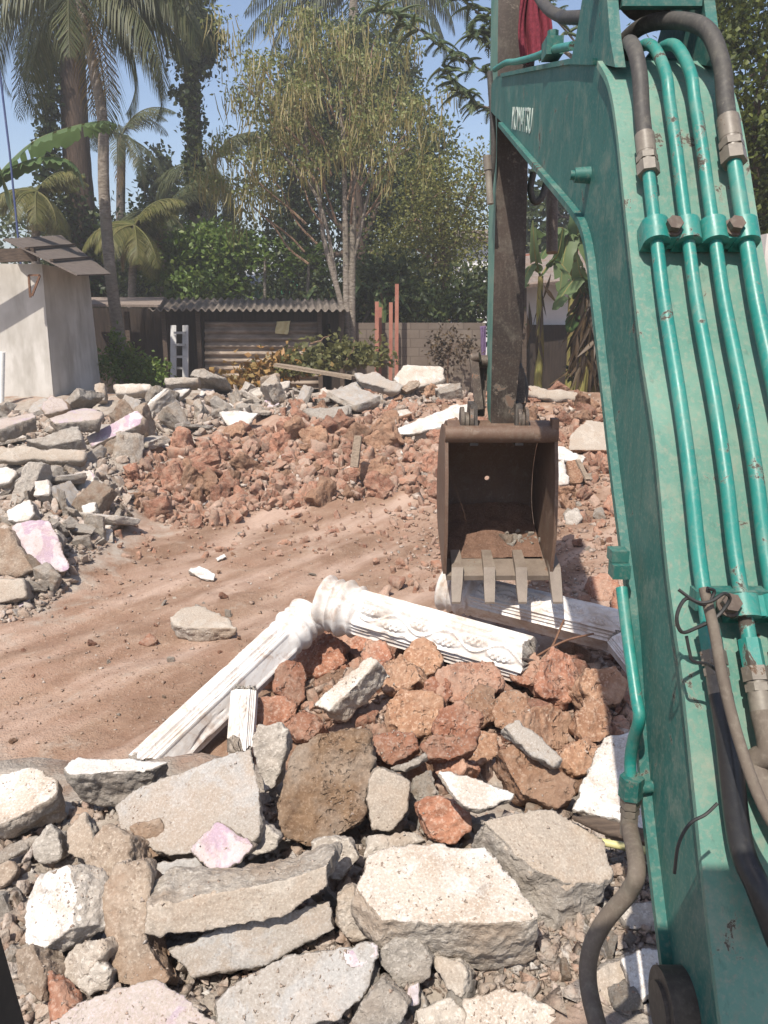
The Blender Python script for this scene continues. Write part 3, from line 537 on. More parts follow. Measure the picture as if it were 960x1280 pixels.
# --- left heap
C('large pink painted wall block with scratched face in the left heap', 'brown_concrete', 'pink_plaster', [(14,656),(32,652),(65,652),(78,680),(90,708),(82,718),(42,706),(20,672)], (.12,-.72,.68), 0.26, lift=.26, push=(-.5,.6,-.4), taper=.95)
C('brown broken core left of the pink painted wall block', 'brown_concrete', None, [(-12,660),(12,656),(22,680),(42,712),(20,722),(-12,716)], F_, 0.22, lift=.18)
C('grey box-like chunk under the pink painted wall block', 'concrete', 'tan_face', [(-10,724),(30,721),(34,748),(-10,756)], F_, 0.2, lift=.10)
C('white-faced cube behind the pink painted wall block', 'grey_concrete', 'white_plaster', [(4,638),(38,622),(44,642),(34,651),(8,652)], (-.2,-.7,.68), 0.18, lift=.22)
C('little white block upright in the left heap', 'grey_concrete', 'white_plaster', [(40,600),(63,598),(64,618),(40,620)], (-.1,-.6,.8), 0.16, lift=.2)
C('white-topped chunk above the flat white tile', 'grey_concrete', 'white_plaster', [(100,630),(120,625),(123,638),(102,646)], MI, 0.15, lift=.16)
C('flat white tile at the edge of the bare earth', 'grey_concrete', 'white_plaster', [(110,655),(132,646),(149,646),(150,652),(122,668)], (0,-.4,.9), 0.08, lift=.12)
C('long pink-topped beam piece slanting in the left heap', 'concrete', 'pink_plaster', [(104,545),(170,512),(180,520),(178,530),(112,560)], (-.1,-.6,.8), 0.20, lift=.38, taper=.95)
C('pink-topped slab beside the lime-washed wall', 'concrete', 'faded_pink_plaster', [(56,522),(105,508),(132,513),(125,523),(65,530)], T, 0.18, lift=.55, push=(0,.15,-1))
C('pinkish slab end against the frame edge below the wall', 'concrete', 'faded_pink_plaster', [(-20,528),(45,513),(49,520),(0,536),(-20,538)], T, 0.2, lift=.5, push=(0,.15,-1))
C('brown upright lump with pink side before the wall', 'brown_concrete', 'faded_pink_plaster', [(48,510),(62,493),(84,499),(88,512),(56,519)], F_, 0.22, lift=.5)
C('long weathered slab lying level in the left heap', 'concrete', 'tan_face', [(-15,560),(40,561),(107,564),(105,577),(0,574),(-15,572)], F_, 0.22, lift=.3)
C('grey broken slab under the pink-topped slab', 'grey_concrete', None, [(30,550),(100,529),(104,550),(60,558)], MI, 0.16, lift=.38)
C('bright white lump at the frame edge of the left heap', 'grey_concrete', 'white_plaster', [(-12,584),(10,582),(23,588),(12,604),(-12,607)], MI, 0.16, lift=.24)
C('pale cracked slab on the heap crest near the wall', 'grey_concrete', 'dirty_white_plaster', [(142,480),(190,477),(192,488),(142,494)], F_, 0.26, lift=.25)
C('flat concrete cap resting on a white triangle', 'concrete', None, [(203,471),(250,468),(249,479),(206,481)], F_, 0.3, lift=.42)
C('white triangular piece under the flat concrete cap', 'grey_concrete', 'white_plaster', [(213,483),(241,484),(222,503)], F_, 0.16, lift=.22)
C('slender white beam propped up on the heap crest', 'grey_concrete', 'white_plaster', [(175,511),(206,483),(212,485),(182,514)], F_, 0.1, lift=.25)
C('white bent plaster sheet lying on the back heap', 'grey_concrete', 'white_plaster', [(273,514),(300,512),(325,516),(312,530),(295,542),(282,530)], MI, 0.07, lift=.14)
C('upright stub of concrete post by the wall corner', 'concrete', None, [(116,478),(131,477),(132,501),(117,502)], F_, 0.2, lift=.2)
C('pale flat slab half buried where grey and red rubble meet', 'concrete', 'white_plaster', [(178,549),(225,546),(226,560),(190,562)], T, 0.1, lift=.1)
C('weathered grey slab on the crest right of the leaf pile', 'grey_concrete', None, [(377,512),(415,506),(440,506),(438,517),(395,525)], MI, 0.12, lift=.12)
C('grey slab lying at the heap edge above the cut branches', 'grey_concrete', None, [(300,492),(345,476),(366,474),(362,484),(318,497)], MI, 0.18, lift=.16)
C('tilted grey slab on the crest in front of the rusty posts', 'grey_concrete', 'smooth_render', [(440,466),(470,464),(506,482),(498,491),(448,478)], (0,-.7,.7), 0.16, lift=.30)
C('big pale slab on the crest before the block wall', 'grey_concrete', 'dirty_white_plaster', [(487,474),(504,454),(556,457),(556,474),(525,485),(504,487)], (0,-.72,.69), 0.2, lift=.32)
C('low grey slab right of the big pale crest slab', 'concrete', None, [(556,468),(592,465),(592,480),(552,482)], MI, 0.16, lift=.2)
C('long white slab lying behind the bucket hinge', 'grey_concrete', 'white_plaster', [(490,534),(540,517),(588,501),(600,506),(596,520),(560,530),(512,545),(496,543)], (-.05,-.55,.83), 0.22, lift=.22)
C('small cream chunk above the long white slab', 'ochre_laterite', 'dirty_white_plaster', [(479,514),(512,509),(517,516),(483,524)], T, 0.12, lift=.15)
C('long pale kerb-like piece on the crest right of the arm', 'grey_concrete', 'tan_face', [(652,480),(692,486),(742,490),(738,500),(687,500),(658,494)], F_, 0.2, lift=.2)
C('large brown rock with white plaster skirt beside the boom', 'ochre_laterite', 'tan_face', [(710,543),(733,524),(764,527),(780,566),(708,563)], MI, 0.25, lift=.26, relax=4)
C('white plaster skirt piece below the large brown rock', 'grey_concrete', 'white_plaster', [(692,553),(708,558),(733,571),(729,580),(692,573)], MI, 0.07, lift=.22, name='plaster_flake', cat='plaster piece')
C('white shard standing upright right of the bucket', 'grey_concrete', 'white_plaster', [(694,576),(706,571),(713,606),(695,608)], F_, 0.1, lift=.2, name='plaster_flake', cat='plaster piece')
C('brown rock beside the upright white shard', 'ochre_laterite', None, [(708,575),(722,572),(734,590),(728,606),(712,606)], F_, 0.2, lift=.16, name='laterite_block')
C('grey wood-grained slab among red rubble in mid heap', 'grey_concrete', None, [(396,508),(438,506),(436,519),(396,525)], MI, 0.1, lift=.18)
C('grey stone cluster piece right of the bucket side', 'grey_concrete', None, [(704,640),(722,632),(730,645),(722,658),(706,654)], MI, 0.12, lift=.08)
C('large red stone on the earth beyond the fallen column end', 'laterite', None, [(735,720),(757,710),(775,722),(778,752),(745,752)], MI, 0.2, lift=.12, relax=4, rough=.06, name='laterite_block')

# --- stones of the heaps that look alike: a few shapes, copied
def rock_variant(seed, mat, face=None, flat=1.0, cuts=7, rough=.06, vox=.055):
    rnd = random.Random(seed); bm = bmesh.new(); bmesh.ops.create_cube(bm, size=1.0)
    for v in bm.verts: v.co += Vector((rnd.uniform(-.12, .12) for _ in range(3)))
    for i in range(cuts):
        n = Vector((rnd.gauss(0, 1), rnd.gauss(0, 1), rnd.gauss(0, 1))).normalized()
        if face and n.z > 0.3: continue
        r = bmesh.ops.bisect_plane(bm, geom=bm.verts[:] + bm.edges[:] + bm.faces[:], plane_co=n * rnd.uniform(.36, .52), plane_no=n, clear_outer=True)
        ed = [e for e in r['geom_cut'] if isinstance(e, bmesh.types.BMEdge)]
        if ed: bmesh.ops.holes_fill(bm, edges=ed)
    bmesh.ops.triangulate(bm, faces=bm.faces); bmesh.ops.scale(bm, vec=(1.15, .9, .75 * flat), verts=bm.verts)
    me = remeshed(bm, vox * (flat ** .5)); roughen(me, 1.0, seed, rough, 0.012)
    V = co_of(me); me.vertices.foreach_set('co', V.astype(np.float32).ravel())
    me.materials.append(chunk_mat(mat, face))
    if face: face_attr(me, (0, 0, 1), .5, .9)
    smooth(me, True, 40); return me
LAT = [rock_variant(500 + i, ('laterite', 'laterite', 'ochre_laterite')[i % 3], rough=.085) for i in range(9)]
CON = [rock_variant(600 + i, ('concrete', 'grey_concrete', 'concrete', 'brown_concrete')[i % 4], flat=(1, .6, .8)[i % 3], cuts=5, rough=.04) for i in range(10)] + [rock_variant(650 + i, ('concrete', 'grey_concrete')[i % 2], ('tan_face', 'smooth_render', 'dirty_white_plaster')[i % 3], flat=(.3, .4, .28)[i % 3], cuts=5, rough=.03) for i in range(6)]
WHT = [rock_variant(700 + i, 'grey_concrete', ('white_plaster', 'white_plaster', 'dirty_white_plaster', 'pink_plaster')[i % 4], flat=(.35, .6, .25, .3)[i % 4], cuts=5, rough=.03, vox=.06) for i in range(8)]
def inside(u, v, poly):
    c = False; j = len(poly) - 1
    for i in range(len(poly)):
        (a, b), (p, q) = poly[i], poly[j]
        if (b > v) != (q > v) and u < (p - a) * (v - b) / (q - b) + a: c = not c
        j = i
    return c
def where(base, size, place):
    """Label text from size in the photo and from what the stone lies beside."""
    def f(u, v, px, stone=''):
        tone = 'ochre' if stone.startswith('ochre') else 'brown' if stone.startswith('brown') else 'beige' if stone.startswith('concrete') else None; words = base.split(' ')
        if tone: words[0] = tone
        w = next((t for lim, t in size if px < lim), size[-1][1]); q = next((t for (x, y), t in place if u < x and v < y), place[-1][1])
        return w + ' ' + ' '.join(words) + ' ' + q
    return f
def scatter(poly, n, px, meshes, name, cat, label, group, seed, sink=.2, tilt=.5, flat_up=False):
    rnd = random.Random(seed); us = [p[0] for p in poly]; vs_ = [p[1] for p in poly]; k = 0
    while k < n:
        u, v = rnd.uniform(min(us), max(us)), rnd.uniform(min(vs_), max(vs_))
        if not inside(u, v, poly): continue
        k += 1; p = hit(u, v); d = depth_of(p); s = px[0] * (px[1] / px[0]) ** (rnd.random() ** 1.7); s = s * d / FPX
        o = bpy.data.objects.new(name, meshes[rnd.randrange(len(meshes))])
        z = float(height(p.x, p.y)); o.location = (p.x, p.y, z + s * (.5 - sink) * (.55 if flat_up else .8))
        o.scale = (s * rnd.uniform(.85, 1.25), s * rnd.uniform(.8, 1.2), s * rnd.uniform(.75, 1.1))
        o.rotation_euler = (rnd.gauss(0, tilt), rnd.gauss(0, tilt), rnd.uniform(0, 6.28)) if flat_up else (rnd.uniform(0, 6.28), rnd.uniform(0, 6.28), rnd.uniform(0, 6.28))
        COL.objects.link(o); tag(o, label(u, v, s * FPX / d, o.data.materials[0].name) if callable(label) else label, cat, group)
RED = [(150,592),(190,572),(250,560),(320,538),(420,530),(490,548),(552,565),(552,625),(470,618),(400,630),(330,640),(270,660),(215,662),(170,640)]
SZ = [(19,'small'), (28,'mid-sized'), (99,'large')]
scatter(RED, 150, (12, 37), LAT, 'laterite_block', 'stone', where('red stone in the middle heap', SZ, [((330,560),'on its crest near the white bent sheet'), ((430,560),'on its crest below the grey crest slab'), ((9e9,560),'on its crest towards the long white slab'), ((190,9e9),'at its tip beside the half-buried pale slab'), ((230,9e9),'at its end beside the plaster tiles'), ((280,600),'left of its middle, upper slope'), ((280,9e9),'left of its middle, lower edge'), ((330,600),'before the weathered grey crest slab'), ((330,9e9),'below its middle at the earth edge'), ((380,610),'right of its middle, upper slope'), ((430,610),'halfway up its slope'), ((430,9e9),'along the edge of the bare earth'), ((9e9,9e9),'close to the bucket')]), 'red stones of the middle heap', 1)
BACKRED = [(330,520),(420,495),(480,490),(560,500),(600,500),(690,500),(770,505),(775,600),(700,610),(560,560),(480,545),(400,532)]
scatter(BACKRED, 90, (8, 28), LAT, 'laterite_block', 'stone', where('red stone in the far heap', SZ, [((480,9e9),'below the crest slabs'), ((600,540),'around the long white slab'), ((600,9e9),'beside the bucket edge'), ((9e9,545),'above the large brown rock'), ((9e9,9e9),'around the upright white shard')]), 'red stones of the far heap', 2)
UND = [(330,830),(400,790),(470,800),(640,850),(700,830),(780,800),(800,900),(760,930),(710,1000),(620,960),(560,990),(500,960),(440,900),(350,910)]
scatter(UND, 45, (18, 52), LAT, 'laterite_block', 'stone', where('reddish stone wedged', [(24,'small'),(36,'mid-sized'),(99,'large')], [((420,9e9),'between the grooved column and the earth-caked boulder'), ((560,880),'under the carved column'), ((560,9e9),'near the pale upright boulder'), ((690,900),'below the broken column end'), ((9e9,9e9),'left of the white wall slab')]), 'red stones under the fallen columns', 3, sink=.25)
LEFT = [(0,520),(60,520),(130,520),(180,510),(270,490),(330,480),(360,500),(300,530),(230,555),(150,590),(165,640),(130,690),(95,720),(60,760),(0,780)]
scatter(LEFT, 105, (14, 46), CON, 'concrete_chunk', 'rubble', where('grey concrete lump in the left heap', [(14,'small'),(22,'mid-sized'),(99,'large')], [((110,560),'right below the lime-washed wall'), ((9e9,530),'on the crest by the cap slab'), ((70,590),'under the long level slab'), ((150,590),'in front of the long pink-topped beam'), ((9e9,560),'beyond the long pink-topped beam'), ((9e9,590),'beside the half-buried pale slab'), ((60,640),'around the little upright white block'), ((75,9e9),'around the pink painted wall block'), ((9e9,9e9),'near the flat white tile')]), 'grey lumps of the left heap', 4)
scatter(LEFT, 58, (9, 32), WHT, 'plaster_flake', 'plaster piece', 'pale plastered fragment scattered in the left heap below the lime-washed wall', 'plaster fragments of the left heap', 5, flat_up=True)
CREST = [(270,500),(330,480),(440,478),(560,478),(590,500),(480,510),(420,520),(330,525)]
scatter(CREST, 26, (8, 30), WHT, 'plaster_flake', 'plaster piece', 'pale plastered fragment lying on the far heap crest before shed and block wall', 'plaster fragments of the crest', 23, flat_up=True)
SLABW = where('broken flat slab lying in the far rubble', [(40,'mid-sized'),(99,'large')], [((80,560),'against the lime-washed wall'), ((150,600),'beside the long pink-topped beam'), ((140,9e9),'near the pink painted wall block'), ((260,9e9),'around the flat concrete cap'), ((350,9e9),'below the leaf pile'), ((450,9e9),'below the cut branches'), ((9e9,9e9),'before the block wall')])
scatter(LEFT, 20, (26, 62), CON[10:], 'flat_chunk', 'rubble', SLABW, 'flat slabs of the far rubble', 21, sink=.05, tilt=.32, flat_up=True)
scatter(CREST, 22, (22, 58), CON[10:], 'flat_chunk', 'rubble', SLABW, 'flat slabs of the far rubble', 22, sink=.05, tilt=.32, flat_up=True)
scatter(CREST, 50, (9, 34), CON, 'concrete_chunk', 'rubble', where('grey lump on the heap crest', [(11,'small'),(99,'larger')], [((360,9e9),'below the leaf pile'), ((470,9e9),'below the cut branches'), ((9e9,9e9),'before the block wall')]), 'grey lumps on the crest', 6)
FORE = [(0,1010),(70,990),(150,1010),(340,1000),(500,1010),(590,1020),(760,1040),(830,1100),(830,1280),(0,1280)]
scatter(FORE, 60, (18, 58), CON, 'concrete_chunk', 'rubble', where('grey lump of the near heap', [(24,'small'),(99,'large')], [((150,9e9),'around the white-faced leaning block'), ((440,1080),'around the big rendered slab'), ((440,9e9),'around the long beam piece'), ((620,1080),'behind the speckled white slab'), ((560,1200),'on the left flank of the speckled white slab'), ((620,9e9),'below the speckled white slab'), ((700,1130),'right of the speckled white slab'), ((9e9,9e9),'between hose and pale slab')]), 'grey lumps between the near slabs', 7, sink=.3)
SPL = [(600,1095),(700,1110),(745,1150),(745,1240),(640,1235),(590,1180)]
scatter(SPL, 26, (8, 30), CON, 'concrete_chunk', 'rubble', 'small splinter of concrete between the speckled slab and the hose', 'splinters by the hose', 8)
BARE = [(100,720),(250,660),(420,640),(550,640),(550,730),(400,730),(300,820),(200,930),(0,950),(0,790)]
scatter(BARE, 34, (3.5, 10), LAT + CON, 'pebble', 'stone', 'pebble lying loose on the bare earth', 'pebbles on the bare earth', 9)
scatter([(270,500),(560,480),(560,600),(420,640),(200,640)], 26, (5, 15), WHT, 'plaster_flake', 'plaster piece', 'white plaster chip among the red stones', 'white chips among the red stones', 10, flat_up=True)
scatter([(690,560),(775,540),(778,690),(705,690)], 40, (6, 26), LAT + CON[:3], 'laterite_block', 'stone', 'mixed stone on the slope between bucket and boom', 'stones between bucket and boom', 11)

# the countless smaller stones between them: two masses
LO_R = [rock_variant(800 + i, 'laterite', rough=.08, vox=.15) for i in range(6)]; LO_G = [rock_variant(820 + i, 'concrete', flat=(1, .6, .4)[i % 3], cuts=5, rough=.05, vox=.15) for i in range(6)]
def heap_mass(name, label, regions, variants, mat, seed):
    rnd = random.Random(seed); data = []
    for me in variants:
        me.calc_loop_triangles(); t = np.empty(len(me.loop_triangles) * 3, np.int32); me.loop_triangles.foreach_get('vertices', t); data.append((co_of(me), t.reshape(-1, 3)))
    VV, FF, k = [], [], 0
    for poly, n, (p0, p1) in regions:
        us = [p[0] for p in poly]; vs_ = [p[1] for p in poly]; c = 0
        while c < n:
            u, v = rnd.uniform(min(us), max(us)), rnd.uniform(min(vs_), max(vs_))
            if not inside(u, v, poly): continue
            c += 1; p = hit(u, v); d = depth_of(p); sz = p0 * (p1 / p0) ** (rnd.random() ** 1.4) * d / FPX; V, F = data[rnd.randrange(len(data))]
            q = np.array(Euler((rnd.uniform(0, 6.28), rnd.uniform(0, 6.28), rnd.uniform(0, 6.28))).to_matrix()); W = (V * sz * np.array([rnd.uniform(.8, 1.3), rnd.uniform(.7, 1.1), rnd.uniform(.6, 1.0)])) @ q.T
            VV.append(W + np.array((p.x, p.y, float(height(p.x, p.y)) + sz * .18))); FF.append(F + k); k += len(V)
    o = np_obj(name, np.concatenate(VV), np.concatenate(FF), mat, sm=True); o.data.set_sharp_from_angle(angle=R(40)); return tag(o, label, kind='stuff')
def mat_mass(name, cols):
    s = NT(name); g_ = s.n('ShaderNodeNewGeometry'); r = s.n('ShaderNodeValToRGB'); s.l(g_.outputs['Random Per Island'], r.inputs['Fac'])
    el = r.color_ramp.elements; el[0].color = cols[0] + (1,); el[1].color = cols[-1] + (1,)
    for i, c in enumerate(cols[1:-1]): e = el.new((i + 1) / (len(cols) - 1)); e.color = c + (1,)
    n1 = s.noise(14, 6, .7); n2 = s.noise(60, 4, .7); c = s.mix(s.ramp(n1, .35, .65), r.outputs['Color'], (0.30, 0.22, 0.17)); c = s.mix(s.math('MULTIPLY', s.ramp(n2, .35, .5, (1, 1, 1, 1), (0, 0, 0, 1)), .5), c, (0.14, .10, .08))
    s.done(c, .95, s.bump(n2, .6, .01, s.bump(n1, .6, .03)), spec=.15)
mat_mass('red_mass', [(0.20, 0.085, 0.055), (0.31, 0.15, 0.095), (0.37, 0.195, 0.13), (0.26, 0.12, 0.075), (0.42, 0.30, 0.24), (0.27, 0.13, 0.09)])
mat_mass('grey_mass', [(0.27, 0.235, 0.20), (0.40, 0.36, 0.315), (0.49, 0.445, 0.40), (0.33, 0.27, 0.215), (0.56, 0.525, 0.49), (0.36, 0.255, 0.19)])
heap_mass('rubble', 'countless smaller red stones of the heaps', [([(300,650),(400,632),(470,615),(560,600),(560,730),(450,700),(330,690)], 170, (3, 12)), ([(100,690),(170,640),(270,660),(330,650),(330,690),(180,700)], 80, (3, 11)), ([(785,520),(1000,500),(1000,900),(800,900)], 420, (6, 30)), (RED, 900, (7, 22)), (BACKRED, 420, (5, 15)), (UND, 200, (9, 26)), ([(690,560),(775,540),(778,690),(705,690)], 90, (5, 16)), ([(480,700),(700,700),(780,770),(760,830),(480,760)], 60, (6, 22))], LO_R, 'red_mass', 31)
heap_mass('rubble', 'countless smaller grey lumps of the heaps', [(LEFT, 560, (6, 20)), (CREST, 260, (5, 14)), (FORE, 360, (9, 30)), (SPL, 110, (7, 22)), ([(330,560),(480,500),(560,520),(560,600),(300,640),(160,620)], 160, (4, 12)), ([(712,1040),(760,1040),(830,1080),(830,1180),(760,1140)], 50, (8, 24))], LO_G, 'grey_mass', 32)
# uncountable grit: one mesh
def build_grit(regions, mat, seed):
    rnd = np.random.default_rng(seed); V = []; F = []; n = 0
    base = np.array([(1, 1, 1), (-1, -1, 1), (-1, 1, -1), (1, -1, -1)], float)
    tets = np.array([(0, 1, 2), (0, 3, 1), (0, 2, 3), (1, 3, 2)])
    spots = []
    for poly, cnt, px in regions:
        us = [p[0] for p in poly]; vs_ = [p[1] for p in poly]; k = 0
        while k < cnt:
            u, v = rnd.uniform(min(us), max(us)), rnd.uniform(min(vs_), max(vs_))
            if inside(u, v, poly): spots.append((u, v, px * rnd.gamma(2.2, .36))); k += 1
    pts = np.array([tuple(hit(u, v)) for u, v, _ in spots]); zz = height(pts[:, 0], pts[:, 1])
    for (p, z, sp) in zip(pts, zz, spots):
        d = p[1] * CP + (CAMZ - z) * SP; s = sp[2] * d / FPX * .55
        q = Euler(rnd.uniform(0, 6.28, 3)).to_matrix(); b = (base * rnd.uniform(.5, 1.3, (4, 3))) @ np.array(q).T * s * np.array((1, 1, .75))
        V.append(b + np.array((p[0], p[1], z + s * .35))); F.append(tets + n); n += 4
    return np_obj('gravel', np.concatenate(V), np.concatenate(F), mat)
mat_mass('grit', [(.24, .12, .08), (.33, .19, .13), (.30, .18, .13), (.44, .36, .30), (.28, .15, .10), (.55, .50, .45), (.34, .22, .16)])
mat_mass('grey_grit', [(.22, .20, .175), (.34, .31, .275), (.45, .42, .385), (.28, .23, .185), (.55, .53, .50), (.33, .20, .14)])
tag(build_grit(((RED, 2600, 5), (BACKRED, 1800, 4), (UND, 1500, 8), (BARE, 1300, 2.0), ([(480,640),(780,600),(790,760),(520,730)], 1800, 3.2)), 'grit', 5), 'loose reddish grit and crumbs strewn over the earth', kind='stuff')
tag(build_grit(((LEFT, 3400, 5), (FORE, 4200, 8), (CREST, 1100, 4), (SPL, 1200, 7)), 'grey_grit', 6), 'loose grey grit and crumbs between the slabs', kind='stuff')

# ================================================================== FALLEN COLUMNS
def column(label, a, b, r, panel, head=True, seed=1, flutes=True, headlen=.26, r2=None, parts=True):
    """White concrete column: square shaft with carved vine panels and fluted corners, turned rings at the head (end a)."""
    a, b = Vector(a), Vector(b); L = (b - a).length; t = (b - a).normalized()
    n = Vector(panel); n = (n - t * n.dot(t)).normalized(); s = t.cross(n)
    NL, NA = max(60, int(L / .009)), 144
    l = np.linspace(0, L, NL); th = np.linspace(0, 2 * np.pi, NA, endpoint=False); LL, TH = np.meshgrid(l, th, indexing='ij')
    k = np.round(TH / (np.pi / 2)) * (np.pi / 2); ph = TH - k                    # angle from the middle of each panel
    apo = r * .90; w = np.tan(ph) * apo; panelw = .62 * apo
    R0 = np.where(np.abs(w) < panelw, apo / np.cos(ph), 0)
    edge = apo / math.cos(math.atan(.62)); f = (np.abs(ph) - math.atan(.62)) / (np.pi / 4 - math.atan(.62))
    flu = edge * (1.0 + .02 * f) - .10 * r * np.abs(np.sin(f * np.pi * 1.5)) ** .6
    Rr = np.where(np.abs(w) < panelw, R0, flu)
    x = LL - headlen * (1 if head else 0)
    rim = (np.abs(np.abs(w) - panelw * .86) < .012 * r / .13) & (np.abs(w) < panelw)
    vine = panelw * .42 * np.sin(x * 2 * np.pi / .30); rel = np.exp(-((w - vine) / (.055 * r)) ** 2) * .10 * r; carved = np.abs(np.cos(k)) > .5
    for sgn in (1, -1):     # leaf clusters in the bends of the vine
        c = (np.round((x / .30 - .25 * sgn) ) + .25 * sgn) * .30; dx = x - c; dw = w + sgn * panelw * .28
        rad = np.sqrt((dx / .085) ** 2 + (dw / (panelw * .40)) ** 2)
        dots = .5 + .5 * np.sin(dx * 2 * np.pi / .030) * np.sin(dw * 2 * np.pi / .030)
        rel = np.maximum(rel, np.where(rad < 1, (.25 + .75 * dots) * .19 * r * (1 - rad ** 4), 0))
    Rr = Rr + np.where((np.abs(w) < panelw * .84) & (x > .03) & carved, rel, 0) + np.where(rim, .05 * r, 0)
    if head:
        y = LL / headlen; prof = r * (1.02 + .20 * np.exp(-((y - .10) / .10) ** 2) + .14 * np.exp(-((y - .34) / .05) ** 2) + .22 * np.exp(-((y - .58) / .10) ** 2) + .10 * np.exp(-((y - .86) / .045) ** 2))
        prof = prof * np.where(y < .05, .88 + .12 * np.sqrt(np.clip(y / .05, 0, 1)), 1)
        mixw = S((y - .90) / .12); Rr = prof * (1 - mixw) + Rr * mixw
    sh = Rr.shape; P = np.stack([LL.ravel() * 9, TH.ravel() * 3, np.full(LL.size, seed)], 1)
    Rr = Rr + (.0014 * fbm(P, 3, seed)).reshape(sh) * r / .13
    chip = np.where(LL > headlen * 1.1, 1, .15) * np.clip(fbm(np.stack([LL.ravel() * 5, np.cos(TH.ravel()) * 1.5, np.sin(TH.ravel()) * 1.5], 1), 3, seed + 3) - .66, 0, 1).reshape(sh); Rr = Rr - chip * .32 * r
    # ragged broken far end
    le = L - (.05 + .05 * vnoise(np.stack([np.cos(th) * 2, np.sin(th) * 2, np.full(NA, seed)], 1), seed + 7)); LL = np.minimum(LL, le[None, :] + 0 * LL)
    A = np.array(a)[None, None, :]; tt, nn, ss = (np.array(q)[None, None, :] for q in (t, n, s))
    V = (A + LL[..., None] * tt + Rr[..., None] * (np.cos(TH)[..., None] * nn + np.sin(TH)[..., None] * ss)).reshape(-1, 3)
    i = np.arange(NL * NA).reshape(NL, NA); j = np.roll(i, -1, 1)
    F = np.stack([i[:-1].ravel(), j[:-1].ravel(), j[1:].ravel(), i[1:].ravel()], 1)
    e = thing('fallen_column', (a + b) / 2, label, 'column', 'fallen white columns')
    sh_o = np_obj('shaft', V, F, 'column_white', e, True); sh_o.data.set_sharp_from_angle(angle=R(50))
    def cap(name, ring, c, bulge, mat, flip):
        vs = [tuple(q) for q in ring]; c = Vector(c); rings = [ring, (np.array(ring) - np.array(c)) * .6 + np.array(c) + np.array(t) * bulge + np.random.default_rng(seed).normal(0, .012, (NA, 3)) * (1 if mat != 'column_white' else .0)]
        vv = np.concatenate([rings[0], rings[1], [np.array(c) + np.array(t) * bulge * 1.3]]); ff = []
        for q in range(NA):
            q2 = (q + 1) % NA; ff += [(q, q2, NA + q2), (q, NA + q2, NA + q), (NA + q, NA + q2, 2 * NA)]
        np_obj(name, vv, np.array(ff) if not flip else np.array(ff)[:, ::-1], mat, e)
    rg = V.reshape(NL, NA, 3)
    cap('broken_end', rg[-1], b - t * .03, .02, 'grey_concrete', False)
    cap('head_face' if head else 'broken_end', rg[0], a, -.012, 'column_white' if head else 'grey_concrete', True)
    return e, t, n, s
colA = column('grooved white column half sunk in earth, running from the near slabs up to a joint', at_d(388, 768, 4.62), at_d(174, 972, 3.80), .105, (-.45, -.1, .88), seed=1)
colB, tB, nB, sB = column('carved white column with vine relief lying on the red heap, rebar sticking from its broken end', at_d(402, 752, 4.62), at_d(668, 828, 4.22), .135, (.05, -.93, .36), seed=2)
for dv, (u, v, d2) in enumerate([(742, 792, 4.25), (735, 880, 4.05), (705, 775, 4.4)]):
    p0 = at_d(664, 824 + 6 * dv, 4.22); p1 = at_d(u, v, d2)
    tube_obj('rebar', catmull([p0, p0.lerp(p1, .45) + Vector((.02, 0, .035 - .03 * dv)), p1], 6), .006, 'rust_iron', colB, 6)
column('carved white column under the bucket teeth, half in the bucket shadow', at_d(552, 735, 5.50), at_d(800, 796, 4.95), .125, (.05, -.72, .69), seed=3)
column('short fluted column fragment standing upright against the grooved column', at_d(306, 866, 3.95), at_d(300, 945, 3.80), .065, (0, -.9, .3), head=False, seed=4)
column('white column stub cut off behind the boom pipe', at_d(772, 800, 4.70), at_d(812, 850, 4.5), .075, (-.2, -.6, .75), head=False, seed=5)

# ================================================================== EXCAVATOR
EX = thing('excavator', (0.2, -0.6, 0.0), 'teal hydraulic excavator reaching over the rubble with worn paint and rusty bucket', 'excavator')
X0, X1 = 0.60, 0.895
prof_px = [(617,97),(609,116),(613,142),(628,157),(680,218),(729,277),(741,320),(746,360),(761,490),(774,602),(787,700),(797,785),(810,972),(838,1210),(852,1330),(915,1330),(890,1130),(876,997),(860,847),(851,785),(840,700),(825,550),(808,441),(797,350),(787,260),(776,157),(766,105),(750,76),(715,74),(628,92)]
prof = [at_x(u, v, X0) for u, v in prof_px]
def boom_body():
    bm = bmesh.new(); a = [bm.verts.new(p) for p in prof]; b = [bm.verts.new(p + Vector((X1 - X0, 0, 0))) for p in prof]; n = len(prof)
    bm.faces.new(a); bm.faces.new(b[::-1])
    for i in range(n): bm.faces.new((a[i], a[(i + 1) % n], b[(i + 1) % n], b[i]))
    bmesh.ops.recalc_face_normals(bm, faces=bm.faces)
    bmesh.ops.bevel(bm, geom=[e for e in bm.edges if e.calc_face_angle(0) > 0.8], offset=.012, segments=3, affect='EDGES')
    return bm_obj('boom', bm, 'boom_paint', EX, True, 35)
boom = boom_body()
def ribbon(name, pts, x0, x1, th, parent, mat='boom_paint', out=1):
    """A plate that follows the profile, lying on it and reaching from x0 to x1."""
    bm = bmesh.new(); rows = []
    for i, p in enumerate(pts):
        t = (pts[min(i + 1, len(pts) - 1)] - pts[max(i - 1, 0)]).normalized(); nn = Vector((0, t.z, -t.y)) * out
        rows.append([bm.verts.new(Vector((x, p.y, p.z)) + nn * h) for x, h in ((x0, -.004), (x1, -.004), (x1, th), (x0, th))])
    for a, b in zip(rows, rows[1:]):
        for k in range(4): bm.faces.new((a[k], a[(k + 1) % 4], b[(k + 1) % 4], b[k]))
    bm.faces.new(rows[0]); bm.faces.new(rows[-1][::-1])
    return bm_obj(name, bm, mat, parent, True, 35, .003, 2)
